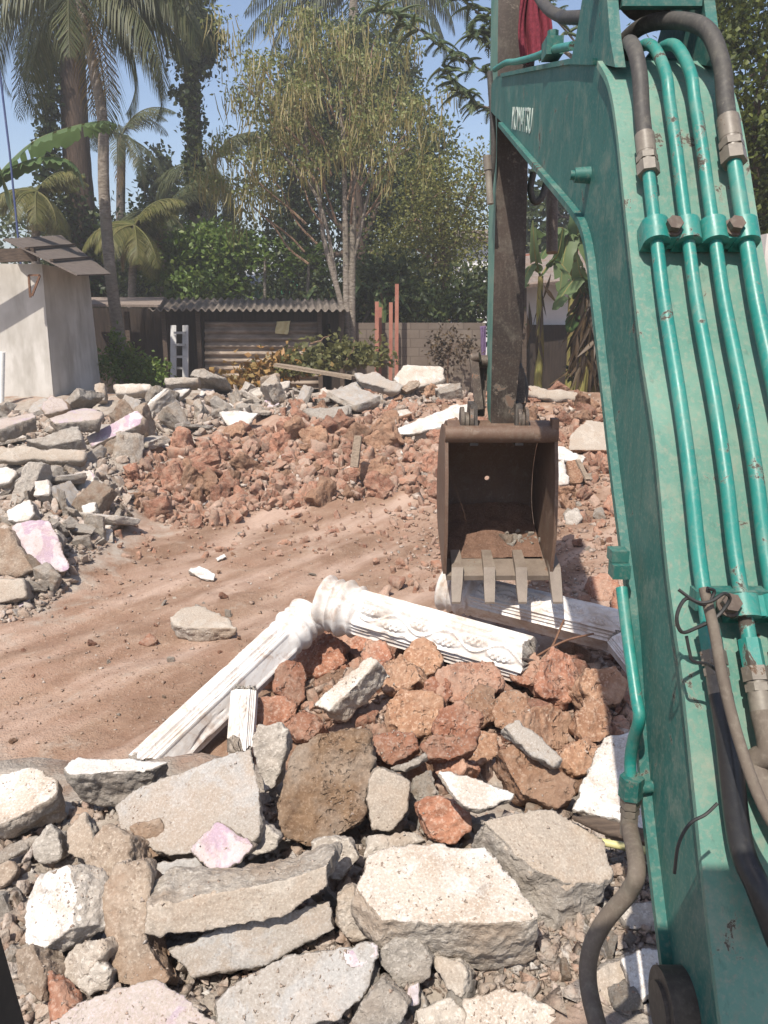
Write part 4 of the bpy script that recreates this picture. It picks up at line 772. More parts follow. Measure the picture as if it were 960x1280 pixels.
bottom = [at_x(u, v, X0) for u, v in ((628,157),(680,218),(722,268),(735,292),(742,325),(746,360),(761,490),(774,602),(787,700),(797,785),(810,972),(838,1210),(852,1330))]
ribbon('bottom_plate', catmull(bottom, 5), X0 - .022, X1 + .022, .016, boom, out=1)
top = catmull([at_x(u, v, X0) for u, v in ((915,1330),(890,1130),(876,997),(860,847),(851,785),(840,700),(825,550),(808,441),(797,350),(787,260),(776,157),(766,105),(752,78))], 8)
ribbon('top_plate', top, X0 - .012, X1 + .012, .012, boom, 'faded_paint', out=1)
ribbon('tip_plate', [at_x(u, v, X0) for u, v in ((745,75),(715,75),(670,84),(628,93))], X0 - .010, X1 + .010, .012, boom, out=1)
def weld(pts):
    rs = random.Random(4); q = catmull(pts, 14); tube_r = [.006 * rs.uniform(.7, 1.25) for _ in q]; bm = bmesh.new(); tube(bm, q, tube_r, 8); return bm_obj('weld_bead', bm, 'boom_paint', boom, True, 60)
weld([p + Vector((0, .006, -.004)) for p in top[::4]]); weld([p + Vector((0, -.008, .004)) for p in bottom])
def on_top(i_v, x, off):        # a point above the top plate, at the height of photo row v on the near edge
    best = min(range(len(top)), key=lambda k: abs(640 - FPX * ((top[k].y * SP + (top[k].z - CAMZ) * CP) / (top[k].y * CP - (top[k].z - CAMZ) * SP)) - i_v))
    k = best; t = (top[min(k + 1, len(top) - 1)] - top[max(k - 1, 0)]).normalized(); nn = Vector((0, -t.z, t.y)); nn = nn if nn.y < 0 else -nn
    p = top[k]; return Vector((x, p.y, p.z)) + nn * (off + .012), t, nn
PX = (.638, .712, .775, .848)
def tp(v, x, off=.034): return on_top(v, x, off)[0]
# steel pipes along the boom, their end unions and hoses
for i, x in enumerate(PX):
    r = (.0155, .0152, .0155, .018)[i]
    if i in (0, 3): pts = [tp(v, x) for v in ((800, 700, 600, 500, 400, 330, 260, 232) if i == 0 else (820, 700, 600, 500, 400, 320, 250, 215))]
    else:
        pts = [tp(v, x) for v in (820, 700, 600, 500, 400, 330, 260, 200, 150)] + [tp(115, x, .045), tp(88, x, .06) + Vector((0, .04, .0)), tp(84, x, .05) + Vector((-.01, .20, .0)), tp(84, x - .02, .03) + Vector((-.02, .40, -.10))]
    tube_obj('hydraulic_pipe', catmull(pts, 5), r, 'pipe_paint', boom)
def fitting(p, d, scale=1.0, mats=('fitting_steel', 'fitting_steel', 'worn_steel'), parent=None, L=(.030, .016, .055)):
    d = Vector(d).normalized(); bm = bmesh.new(); q = Vector(p)
    for k, (ln, rr, sg) in enumerate(((L[0], .027, 6), (.006, .022, 16), (L[1], .026, 6), (.006, .023, 16), (L[2], .0235, 18))):
        e = q + d * ln * scale; cyl(bm, q, e, rr * scale, sg); q = e
    o = bm_obj('hose_fitting', bm, mats[0], parent or boom, True, 30); return q
for i, v0, hose in ((0, 232, [(798,150,.05),(797,120,.065),(790,80,.085),(776,52,.08),(750,34,.05)]), (3, 215, [(0,0,0)])):
    p, t, nn = on_top(v0, PX[i], .034); d = t if t.z > 0 else -t
    q = fitting(p, d, 1.0 if i == 0 else 1.15)
    base, r = q - d * .03, (.0195 if i == 0 else .022)
    if i == 0: pts = [base, q + d * .07, q + d * .17 + nn * .012, q + d * .25 + nn * .022 + Vector((0, .03, 0)), q + d * .315 + Vector((.02, .12, .01)), q + d * .32 + Vector((.04, .26, -.03)), q + d * .28 + Vector((.05, .42, -.10))]
    else: pts = [base, q + d * .05, q + d * .16 + nn * .008, q + d * .27 + nn * .02 + Vector((-.02, .03, 0)), q + d * .335 + Vector((-.065, .11, .015)), q + d * .35 + Vector((-.13, .20, .012)), q + d * .33 + Vector((-.19, .30, -.03))]
    tube_obj('hydraulic_hose', catmull(pts, 8), r, 'rubber_hose', boom, 16)
def clamp(v, xa, xb, bolt_x, hh=.058):
    p, t, nn = on_top(v, 0, 0); bm = bmesh.new(); d = t if t.z > 0 else -t
    for x in (xa, xb):
        c = Vector((x, p.y, p.z)); cyl(bm, c + nn * .034 - d * hh / 2, c + nn * .034 + d * hh / 2, .031, 20)
        P = [c + s * Vector((.031, 0, 0)) + d * e * hh / 2 + nn * o for o in (.0, .034) for s, e in ((-1, -1), (1, -1), (1, 1), (-1, 1))]; hexa(bm, P)
    a, b = Vector((xa, p.y, p.z)), Vector((xb, p.y, p.z))
    P = [q + d * e * hh * .46 + nn * o for o in (.008, .050) for q, e in ((a, -1), (b, -1), (b, 1), (a, 1))]; hexa(bm, P)
    o = bm_obj('pipe_clamp', bm, 'pipe_paint', boom, True, 35)
    bm = bmesh.new(); c = Vector((bolt_x, p.y, p.z)); cyl(bm, c + nn * .050, c + nn * .056, .024, 24); cyl(bm, c + nn * .056, c + nn * .074, .019, 6); bm_obj('bolt', bm, 'worn_steel', o, True, 30)
clamp(307, PX[0], PX[1], .672); clamp(304, PX[2], PX[3], .815)
clamp(768, PX[1], PX[2], .676, .045)
bm = bmesh.new(); p, t, nn = on_top(760, 0, .034); bx(bm, (PX[0] - .02, p.y - .006, p.z - .02), (PX[2], p.y + .03, p.z + .02)); bm_obj('clamp_bracket', bm, 'boom_paint', boom, True, 30, .004)
# lower ends: unions, crimped ferrules and the hoses that leave them
for i, v0, mat, hose in ((0, 800, 'glossy_hose', [(925,1050,1.46),(948,1110,1.42),(975,1180,1.40)]), (1, 820, 'dusty_hose', [(944,955,1.50),(962,1000,1.47),(1000,1070,1.44)]), (2, 820, 'dusty_hose', [(1010,980,1.46),(1040,1060,1.44)])):
    p, t, nn = on_top(v0, PX[i], .034); d = -t if t.z > 0 else t
    bm = bmesh.new(); cyl(bm, p - d * .02, p + d * .035, .0215, 6); bm_obj('pipe_union', bm, 'pipe_paint', boom, True, 30)
    q = fitting(p + d * .035, d, .92)
    tube_obj('hydraulic_hose', catmull([q - d * .02, q + d * .05] + [at_d(*h) for h in hose], 8), .0225, mat, boom, 16)
tube_obj('control_cable', catmull([at_d(880,735,1.50), at_d(893,790,1.47), at_d(904,850,1.44), at_d(925,930,1.41), at_d(955,1010,1.38), at_d(1000,1080,1.36)], 8), .010, 'dusty_hose', boom, 10)
w = [(848,737),(870,752),(888,752),(905,742),(912,750),(895,772),(870,785),(852,790),(846,770),(858,748),(880,756),(893,740),(884,735)]
tube_obj('binding_wire', catmull([at_d(u, v, 1.475 - .012 * math.sin(i)) for i, (u, v) in enumerate(w)], 5), .0035, 'black_plastic', boom, 6)
tube_obj('binding_wire', catmull([at_d(u, v, 1.48) for u, v in ((858,795),(862,815),(866,826),(884,830),(896,838))], 5), .003, 'black_plastic', boom, 6)
tube_obj('loose_wire', catmull([at_d(u, v, 1.36) for u, v in ((897,1004),(882,1018),(862,1030),(848,1056),(843,1092))], 6), .0028, 'black_plastic', boom, 6)
# thin pipe along the boom's left lower edge, its blocks, and the hose that dangles from it
def bl(v, x, u): return at_x(u, v, x)
XS = .552
bm = bmesh.new()
for u0, v0, v1 in ((774, 686, 701), (776, 704, 722)):
    c0 = at_x(u0, v0, XS); c1 = at_x(u0, v1, XS); bx(bm, (XS - .022, c0.y - .022, c1.z), (XS + .018, c0.y + .022, c0.z))
bm_obj('pipe_block', bm, 'boom_paint', boom, True, 30, .004)
tube_obj('side_pipe', catmull([at_x(u, v, XS) for u, v in ((777,735),(785,800),(795,870),(799,898),(792,925),(788,950),(789,985))], 8), .0135, 'pipe_paint', boom, 14)
cen = at_x(789, 985, XS); bm = bmesh.new(); cyl(bm, cen + Vector((0, 0, .028)), cen - Vector((0, 0, .022)), .027, 6); cyl(bm, cen + Vector((.02, 0, 0)), cen + Vector((.075, .01, 0)), .014, 14); bm_obj('pipe_union', bm, 'boom_paint', boom, True, 30)
q = fitting(cen - Vector((0, 0, .022)), (.02, -.02, -1), .82, parent=boom)
tube_obj('dangling_hose', catmull([q + Vector((0, 0, .02)), at_d(796,1085,1.66), at_d(786,1115,1.67), at_d(757,1150,1.70), at_d(739,1185,1.70), at_d(735,1225,1.68), at_d(745,1275,1.62), at_d(765,1340,1.55)], 10), .0185, 'dusty_hose', boom, 16)
# pin boss on the side, lettering, grease line with its fitting
def boss(u, v, r, length, name='grease_boss', mat='boom_paint'):
    c = at_x(u, v, X0); bm = bmesh.new(); cyl(bm, c, c - Vector((length, 0, 0)), r, 18, r * .85); cyl(bm, c - Vector((length, 0, 0)), c - Vector((length + .012, 0, 0)), r * .55, 14); return bm_obj(name, bm, mat, boom, True, 35)
boss(737, 219, .024, .045)
cb = at_x(858, 1262, X0); bm = bmesh.new(); cyl(bm, cb + Vector((.02, 0, 0)), cb - Vector((.05, 0, 0)), .078, 40); cyl(bm, cb - Vector((.049, 0, 0)), cb - Vector((.058, 0, 0)), .052, 32)
bm_obj('cylinder_pin_boss', bm, 'dark_steel', boom, True, 35, .004)
def lettering():
    cu = bpy.data.curves.new('t', 'FONT'); cu.body = 'KOMATSU'; cu.size = 1; cu.extrude = .004; cu.align_x = 'CENTER'; cu.align_y = 'CENTER'
    o = bpy.data.objects.new('t', cu); COL.objects.link(o); dg = bpy.context.evaluated_depsgraph_get(); me = bpy.data.meshes.new_from_object(o.evaluated_get(dg)); bpy.data.objects.remove(o)
    a, b = at_x(640.5, 149, X0), at_x(665, 153, X0); up0 = at_x(652, 134, X0) - at_x(652, 166, X0)
    ex = (b - a); L = ex.length; ex.normalize(); n = Vector((-1, 0, 0)); ey = n.cross(ex).normalized(); c = (a + b) / 2
    V = co_of(me); wid = V[:, 0].max() - V[:, 0].min(); hgt = V[:, 1].max() - V[:, 1].min(); sx, sy = L / wid, .095 / hgt
    W = np.array(c)[None] + V[:, :1] * sx * np.array(ex) + V[:, 1:2] * sy * np.array(ey) + (V[:, 2:] * .25 + .0015) * np.array(n)
    me.vertices.foreach_set('co', W.astype(np.float32).ravel()); me.materials.clear(); me.materials.append(M['white_letter']); me.update()
    return link(bpy.data.objects.new('lettering', me), boom)
lettering()
gl = catmull([at_x(u, v, X0 + .01) + Vector((0, 0, .02)) for u, v in ((618,92),(632,84),(645,83),(668,78),(690,70),(715,66))], 5); tube_obj('grease_line', gl, .014, 'pipe_paint', boom, 12)
cg = at_x(690, 69, X0 + .01) + Vector((0, 0, .02)); bm = bmesh.new(); bx(bm, cg - Vector((.03, .05, .03)), cg + Vector((.03, .05, .03))); cyl(bm, cg + Vector((0, 0, .03)), cg + Vector((0, 0, .06)), .02, 6); bm_obj('line_fitting', bm, 'boom_paint', boom, True, 30, .005)
# bracket on the elbow carrying the arm cylinder
def bracket(x, th):
    pts = [at_x(u, v, X0) for u, v in ((713,76),(722,30),(733,-40),(768,-60),(758,0),(762,50),(768,84),(752,80))]
    bm = bmesh.new(); a = [bm.verts.new(Vector((x, p.y, p.z))) for p in pts]; b = [bm.verts.new(Vector((x + th, p.y, p.z))) for p in pts]
    bm.faces.new(a); bm.faces.new(b[::-1])
    for i in range(len(pts)): bm.faces.new((a[i], a[(i + 1) % 8], b[(i + 1) % 8], b[i]))
    return bm_obj('cylinder_bracket', bm, 'boom_paint', boom, True, 30, .006)
bracket(X0 + .002, .03); bracket(X1 - .032, .03)
pc = at_x(748, -20, X0); tip_up = Vector((.745, 4.55, 4.35))
bm = bmesh.new(); a0 = Vector((.748, pc.y, pc.z)); cyl(bm, a0 - Vector((.17, 0, 0)), a0 + Vector((.17, 0, 0)), .035, 20); bm_obj('bracket_pin', bm, 'worn_steel', boom, True, 35)
bm = bmesh.new(); cyl(bm, a0, a0.lerp(tip_up, .62), .095, 28); bm_obj('arm_cylinder', bm, 'dark_steel', boom, True, 35)  # dark barrel colour stands in for the shade on its underside
bm = bmesh.new(); cyl(bm, a0.lerp(tip_up, .6), tip_up, .034, 20); bm_obj('cylinder_rod', bm, 'fitting_steel', boom, True, 35)
bm = bmesh.new(); q0 = at_x(760, 30, X0); bx(bm, (X0 + .04, q0.y + .02, q0.z + .05), (X1 - .04, q0.y + .05, q0.z + .14)); bm_obj('bracket_web', bm, 'boom_paint', boom, True, 30, .005)
tube_obj('upper_hose', catmull([at_d(760,20,2.6), at_d(712,22,3.0), at_d(700,20,3.2), at_d(684,10,3.5), at_d(668,-12,3.9), at_d(640,-60,4.1)], 6), .024, 'rubber_hose', boom, 12)

# arm: from above the frame down to the bucket, dark inner face towards the cab, teal side
ARM_T, ARM_B = at_d(652, -120, 4.72), at_d(626, 540, 5.02)
def arm_body():
    bm = bmesh.new(); rows = []
    for u0, u1, v, d, th in ((624, 692, -120, 4.45, .30), (622, 668, 80, 4.55, .34), (621, 660, 200, 4.62, .34), (616, 655, 400, 4.75, .27), (613, 643, 520, 4.88, .17), (615, 640, 546, 4.92, .12)):
        a, b = at_d(u0, v, d), at_d(u1, v, d); back = Vector((0, th, .03)); rows.append([bm.verts.new(p) for p in (a, b, b + back, a + back)])
    for a, b in zip(rows, rows[1:]):
        for k in range(4):
            f = bm.faces.new((a[k], b[k], b[(k + 1) % 4], a[(k + 1) % 4])); f.material_index = 0 if k == 0 else 1
    bm.faces.new(rows[0]); bm.faces.new(rows[-1][::-1])
    return bm_obj('arm', bm, ['arm_steel', 'faded_paint'], EX, True, 35, .012, 3)
arm = arm_body()
tube_obj('arm_hose', catmull([at_d(667,215,4.75), at_d(663,236,4.78), at_d(668,252,4.8), at_d(677,247,4.8), at_d(683,228,4.8), at_d(690,200,4.75)], 6), .02, 'rubber_hose', arm, 12)
tube_obj('arm_hose', catmull([at_d(612,90,4.5), at_d(617,180,4.55), at_d(613,232,4.62), at_d(611,252,4.66)], 6), .016, 'rubber_hose', arm, 12)
q0, q1 = at_d(609, 195, 4.5), at_d(613, 255, 4.52); bm = bmesh.new(); cyl(bm, q0, q0.lerp(q1, .3), .024, 14); cyl(bm, q0.lerp(q1, .25), q1, .019, 14); bm_obj('hose_fitting', bm, 'fitting_steel', arm, True, 35)
bm = bmesh.new(); cyl(bm, at_d(690,228,5.1), at_d(690,316,5.1), .036, 18); bm_obj('cylinder_guard', bm, 'worn_steel', arm, True, 35)
# bucket links
def linkbar(u0, v0, d0, u1, v1, d1, w, h): bm = bmesh.new(); bar(bm, at_d(u0, v0, d0), at_d(u1, v1, d1), w, h, Vector((0, 1, 0))); return bm_obj('link_bar', bm, 'worn_steel', arm, True, 30, .008)
linkbar(592, 447, 4.95, 599, 512, 4.97, .050, .05); linkbar(604, 452, 5.1, 600, 520, 5.1, .05, .06); linkbar(648, 462, 5.05, 650, 505, 5.05, .06, .08)
bm = bmesh.new(); cyl(bm, at_d(588, 452, 5.02), at_d(612, 452, 5.02), .04, 18); cyl(bm, at_d(590,448,4.95), at_d(600,446,4.93), .03, 12); bm_obj('link_pin', bm, 'worn_steel', arm, True, 35)
tube_obj('arm_hose', catmull([at_d(646,455,5.1), at_d(655,485,5.12), at_d(650,508,5.12), at_d(642,500,5.1)], 6), .03, 'rubber_hose', arm, 12)
# bucket
BX, BW = .703, .635
def bucket_shell():
    pr = [(4.80, 1.60), (4.96, 1.625), (5.14, 1.58), (5.30, 1.46), (5.40, 1.30), (5.43, 1.14), (5.40, 1.00), (5.30, .90), (5.12, .83), (4.93, .765), (4.78, .715)]
    P = [Vector((0, y, z)) for y, z in pr]; P = catmull(P, 4); th = .022; bm = bmesh.new(); rows = []
    for i, p in enumerate(P):
        t = (P[min(i + 1, len(P) - 1)] - P[max(i - 1, 0)]).normalized(); n = Vector((0, -t.z, t.y)) * th
        rows.append([bm.verts.new(q) for q in (p + Vector((BX - BW / 2, 0, 0)), p + Vector((BX + BW / 2, 0, 0)), p + n + Vector((BX + BW / 2, 0, 0)), p + n + Vector((BX - BW / 2, 0, 0)))])
    for a, b in zip(rows, rows[1:]):
        for k in range(4): bm.faces.new((a[k], a[(k + 1) % 4], b[(k + 1) % 4], b[k]))
    bm.faces.new(rows[0]); bm.faces.new(rows[-1][::-1]); bmesh.ops.recalc_face_normals(bm, faces=bm.faces)
    o = bm_obj('bucket', bm, 'bucket_steel', EX, True, 40)
    # the drain hole in the back plate
    bm = bmesh.new(); c = at_y(609, 598, 5.42); cyl(bm, c - Vector((0, .25, 0)), c + Vector((0, .25, .0)), .017, 16)
    me = bpy.data.meshes.new('h'); bm.to_mesh(me); bm.free(); h = bpy.data.objects.new('h', me); COL.objects.link(h)
    md = o.modifiers.new('b', 'BOOLEAN'); md.object = h; md.operation = 'DIFFERENCE'; md.solver = 'EXACT'
    dg = bpy.context.evaluated_depsgraph_get(); nm = bpy.data.meshes.new_from_object(o.evaluated_get(dg)); o.modifiers.clear(); o.data = nm; bpy.data.objects.remove(h)
    return o, P
bucket, BP = bucket_shell()
for sx in (-1, 1):
    bm = bmesh.new(); x = BX + sx * (BW / 2 + .001); lo = [Vector((x, p.y, p.z)) for p in BP[2:-1]]; fr = [Vector((x, 4.72, .73)), Vector((x, 4.66, 1.0)), Vector((x, 4.70, 1.35)), Vector((x, 4.79, 1.60))]
    ring = lo + fr; a = [bm.verts.new(p) for p in ring]; b = [bm.verts.new(p + Vector((sx * .020, 0, 0))) for p in ring]; n = len(ring)
    bm.faces.new(a); bm.faces.new(b[::-1])
    for i in range(n): bm.faces.new((a[i], a[(i + 1) % n], b[(i + 1) % n], b[i]))
    bm_obj('side_plate', bm, 'bucket_steel', bucket, True, 30, .004)
bm = bmesh.new(); cyl(bm, Vector((BX - BW / 2 - .02, 4.80, 1.585)), Vector((BX + BW / 2 + .02, 4.80, 1.585)), .052, 24); bm_obj('top_tube', bm, 'bucket_steel', bucket, True, 40)
for u0 in (592, 648):
    a = at_d(u0, 556, 4.86); bm = bmesh.new(); hexa(bm, [a + Vector(q) for q in ((-.025, -.03, 0), (.025, -.03, 0), (.025, .3, 0), (-.025, .3, 0), (-.02, .03, .24), (.02, .03, .24), (.02, .22, .24), (-.02, .22, .24))]); bm_obj('hinge_ear', bm, 'dark_steel', bucket, True, 30, .01)
for u0, u1 in ((575, 592), (646, 660)):
    bm = bmesh.new()
    for k in range(3): cyl(bm, at_d(u0 + (u1 - u0) * (k / 3), 524 + k % 2 * 4, 4.88), at_d(u0 + (u1 - u0) * ((k + .8) / 3), 524 + k % 2 * 4, 4.88), .075 - .012 * (k % 2), 22)
    bm_obj('hinge_pin', bm, 'worn_steel', bucket, True, 35)
bm = bmesh.new(); bx(bm, (BX + BW / 2 - .02, 4.76, 1.60), (BX + BW / 2 + .02, 4.84, 1.68)); bm_obj('corner_lug', bm, 'bucket_steel', bucket, True, 30, .012)
bm = bmesh.new(); hexa(bm, [Vector(q) for q in ((BX - BW / 2, 4.735, .683), (BX + BW / 2, 4.735, .683), (BX + BW / 2, 4.90, .738), (BX - BW / 2, 4.90, .738), (BX - BW / 2, 4.730, .715), (BX + BW / 2, 4.730, .715), (BX + BW / 2, 4.90, .772), (BX - BW / 2, 4.90, .772))]); bm_obj('cutting_edge', bm, 'tooth_steel', bucket, True, 30, .003)
for i, (uc, ub) in enumerate(((570, 570), (609, 612), (648, 653), (689, 697))):
    xa = at_y(uc, 690, 4.86).x; a = Vector((xa, 4.92, .81)); b = Vector((xa, 4.735, .735)); c = Vector((at_y(ub, 742, 4.62).x, 4.60, .585)); bm = bmesh.new(); rows = []
    for p, wd, ht in ((a, .060, .03), (b, .072, .066), (b.lerp(c, .5), .068, .040), (c, .052 + .008 * (i % 2), .012)):
        rows.append([bm.verts.new(p + Vector((sx * wd / 2, 0, sz * ht / 2))) for sx, sz in ((-1, -1), (1, -1), (1, 1), (-1, 1))])
    for p, q in zip(rows, rows[1:]):
        for k in range(4): bm.faces.new((p[k], p[(k + 1) % 4], q[(k + 1) % 4], q[k]))
    bm.faces.new(rows[0]); bm.faces.new(rows[-1][::-1]); bm_obj('tooth', bm, 'tooth_steel', bucket, True, 30, .006)
# cab round the camera: roof that shades the boom foot, and the dark front pillar at the picture edge
bm = bmesh.new(); bx(bm, (-.80, -1.25, 2.74), (.40, .42, 2.80)); bm_obj('cab_roof', bm, 'boom_paint', EX, True, 30, .02)
p0, p1 = at_d(-12, 1335, .80), at_d(-135, 900, .80); pd = (p1 - p0) / (p1.z - p0.z)
bm = bmesh.new(); bar(bm, p0 + pd * (1.15 - p0.z), p1, .052, .06, Vector((0, 1, 0))); bar(bm, p1 - Vector((0, 0, .03)), Vector((-.80, -.70, 1.85)), .05, .05); bm_obj('cab_pillar', bm, 'black_plastic', EX, True, 30, .006)
def caked_soil():
    us = np.linspace(-BW / 2 + .012, BW / 2 - .012, 50); ys = np.linspace(4.90, 5.38, 46); U, Y = np.meshgrid(us, ys); fl = np.interp(Y, [4.78, 4.93, 5.12, 5.30, 5.40], [.715, .765, .83, .90, 1.0])
    n = fbm(np.stack([U.ravel() * 6, Y.ravel() * 6, U.ravel() * 0], 1), 4, 77).reshape(U.shape); Z = fl + .026 + .028 * np.clip(n + .25, -.6, 1.2) * (.5 + .5 * S((Y - 4.9) / .15)); i = np.arange(U.size).reshape(U.shape)
    return np_obj('caked_soil', np.stack([U.ravel() + BX, Y.ravel(), Z.ravel()], 1), np.stack([i[:-1, :-1].ravel(), i[:-1, 1:].ravel(), i[1:, 1:].ravel(), i[1:, :-1].ravel()], 1), 'bucket_soil', bucket, True)
mat_stone('bucket_soil', (0.175, 0.10, 0.068), (0.11, 0.06, 0.04), (0.25, 0.165, 0.12), (0.16, 0.09, 0.06), .5, .5, 1.5); caked_soil()
# stones lying in the bucket
rnd = random.Random(3)
for i in range(26):
    u, v = ((632, 684) if i == 0 else (rnd.gauss(655, 16), rnd.gauss(678, 9))); u = min(684, max(585, u)); y = 5.0 + (700 - v) * .004
    p = at_y(u, v, y); zf = np.interp(p.y, [4.78, 4.93, 5.12, 5.30, 5.40], [.715, .765, .83, .90, 1.0]) + .022
    s = .075 if i == 0 else rnd.uniform(.018, .05); o = bpy.data.objects.new('bucket_stone', (CON + LAT[:1])[rnd.randrange(10)] if i else CON[3]); o.scale = (s, s, s * .9); o.location = (p.x, p.y, zf + s * .3); o.rotation_euler = (rnd.uniform(0, 6), rnd.uniform(0, 6), rnd.uniform(0, 6)); COL.objects.link(o)
    tag(o, 'brown rounded stone, largest of those left in the bucket' if i == 0 else 'small grey stone lying on the bucket floor near the teeth', 'stone', 'stones lying in the bucket')
# dark red cloth tied to the arm
def cloth(name, label, corners, mat, folds, amp, cat='cloth'):
    a, b, c, d = (np.array(p) for p in corners); nu, nv = 28, 24; V = []
    for j in range(nv):
        for i in range(nu):
            s, t = i / (nu - 1), j / (nv - 1); p = (a * (1 - s) + b * s) * (1 - t) + (d * (1 - s) + c * s) * t
            V.append(p + np.array((0, -1, 0)) * amp * (math.sin(s * folds + 1.3 * t) + .5 * math.sin(s * folds * 2.3 + t * 3)) + np.array((0.3 * amp * math.sin(t * 7 + s * 3), 0, 0)))
    i = np.arange(nu * nv).reshape(nv, nu); o = np_obj(name, V, np.stack([i[:-1, :-1].ravel(), i[:-1, 1:].ravel(), i[1:, 1:].ravel(), i[1:, :-1].ravel()], 1), mat, sm=True)
    sd = o.modifiers.new('s', 'SOLIDIFY'); sd.thickness = .006; return tag(o, label, cat)
cloth('rag', 'dark red patterned cloth hanging from the top of the excavator arm', (at_d(649,-40,4.42), at_d(682,-40,4.42), at_d(688,70,4.42), at_d(648,82,4.42)), 'red_cloth', 13, .035)

# ================================================================== BUILDINGS
def quad_sheet(name, c, mat, parent, th=.04):
    n = (Vector(c[1]) - Vector(c[0])).cross(Vector(c[3]) - Vector(c[0])).normalized(); n = n if n.z > 0 else -n
    bm = bmesh.new(); hexa(bm, [Vector(p) for p in c] + [Vector(p) + n * th for p in c]); return bm_obj(name, bm, mat, parent, True, 30, .006)
# lime-washed house on the left with its lean-to roof
HS = thing('small_house', (-7.0, 15, 0), 'lime-washed house corner with stained plaster and a sheet lean-to roof', 'house')
bm = bmesh.new(); pz = 2.95
hexa(bm, [(-10, 14.1, -.2), (-5.62, 13.7, -.2), (-5.42, 15.6, -.2), (-10, 16.0, -.2), (-10, 14.1, 3.12), (-5.58, 13.7, 3.05), (-5.50, 15.6, 3.0), (-10, 16.0, 3.12)])
bm_obj('wall', bm, 'lime_wall', HS, True, 30, .05, 3)
RP, RN = Vector((-5.0, 14.5, 2.95)), Vector((.394, 0, .919)); RC = [on_plane(u, v, RP, RN) for u, v in ((4,300),(96,345),(138,343.5),(76,295))]
rf = quad_sheet('roof', RC, 'lean_to_sheet', HS, .022)
for k in range(1, 3):
    a = RC[0].lerp(RC[1], k / 3); b = RC[3].lerp(RC[2], k / 3); bm = bmesh.new(); bar(bm, a + Vector((0,0,.055)), b + Vector((0,0,.055)), .05, .03); bm_obj('roof_batten', bm, 'old_wood', rf)
bm = bmesh.new(); bar(bm, at_y(-60,322,13.2), at_y(44,318,13.4), .12, .20); bm_obj('beam', bm, 'old_wood', HS, True, 30, .01)
bm = bmesh.new()
for a, b in (((36,344),(50,344)), ((50,344),(40,370)), ((36,344),(38,372))): bar(bm, at_y(*a, 13.45), at_y(*b, 13.45), .03, .03, Vector((0,1,0)))
bm_obj('bracket', bm, 'rust_iron', HS)
tube_obj('drain_pipe', [at_y(3,440,13.2), at_y(1,530,13.2)], .045, 'white_plastic', HS, 12)
tag(tube_obj('pole', [at_y(26,330,15.0), at_y(12,190,15.0), at_y(-4,60,15.0)], .019, 'blue_paint', None, 8), 'thin dark blue pole leaning above the lean-to roof', 'pole')
# low shed with a corrugated roof
SH = thing('shed', (-1.9, 19, 0), 'low dark shed with a corrugated cement roof and a corrugated sheet wall', 'shed')
def corrugated(name, A, B, Cc, D, waves, amp, mat, parent, along=True, th=.012):
    """A sheet from A-B (one edge) to D-C (opposite edge), ridges running from the first edge to the second."""
    A, B, Cc, D = (np.array(p) for p in (A, B, Cc, D)); nu, nv = int(waves * 8) + 1, 10; s = np.linspace(0, 1, nu)[None, :, None]; t = np.linspace(0, 1, nv)[:, None, None]
    P = (A * (1 - s) + B * s) * (1 - t) + (D * (1 - s) + Cc * s) * t; n = np.cross(B - A, D - A); n = n / np.linalg.norm(n)
    P = P + n * (amp * np.sin(s * waves * 2 * np.pi)) + np.random.default_rng(waves).normal(0, .004, (1, nu, 1)) * n
    i = np.arange(nu * nv).reshape(nv, nu); o = np_obj(name, P.reshape(-1, 3), np.stack([i[:-1, :-1].ravel(), i[:-1, 1:].ravel(), i[1:, 1:].ravel(), i[1:, :-1].ravel()], 1), mat, parent, True)
    m = o.modifiers.new('s', 'SOLIDIFY'); m.thickness = th; return o
corrugated('roof', at_y(184,387,18.5), at_y(437,388,18.5), at_y(431,374,21.5), at_y(196,373,21.5), 27, .035, 'asbestos', SH)
quad_sheet('side_roof', [at_y(98,383,18.6), at_y(200,384,18.6), at_y(206,374,21), at_y(104,374,21)], 'roof_board', SH, .05)
corrugated('sheet_wall', at_y(256,402,19), at_y(256,486,19), at_y(399,486,19), at_y(399,402,19), 9, .045, 'sheet_wall', SH)
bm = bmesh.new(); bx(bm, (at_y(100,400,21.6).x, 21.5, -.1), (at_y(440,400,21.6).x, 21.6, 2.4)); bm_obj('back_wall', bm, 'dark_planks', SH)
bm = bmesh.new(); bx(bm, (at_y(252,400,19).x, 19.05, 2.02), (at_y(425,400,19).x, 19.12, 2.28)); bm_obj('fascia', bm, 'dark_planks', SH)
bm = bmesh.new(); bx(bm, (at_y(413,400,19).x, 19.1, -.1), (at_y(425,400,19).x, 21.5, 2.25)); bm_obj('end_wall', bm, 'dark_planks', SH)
for u in (107, 118, 165, 210, 252, 401, 428):
    bm = bmesh.new(); a = at_y(u, 480, 18.95); bar(bm, (a.x, a.y, 0), (a.x, a.y, 2.3), .10, .10, Vector((0, 1, 0))); bm_obj('post', bm, 'old_wood', SH)
bm = bmesh.new(); bx(bm, (at_y(112,440,20.3).x, 20.3, .9), (at_y(205,440,20.3).x, 20.36, 1.0)); bm_obj('inner_shelf', bm, 'old_wood', SH)
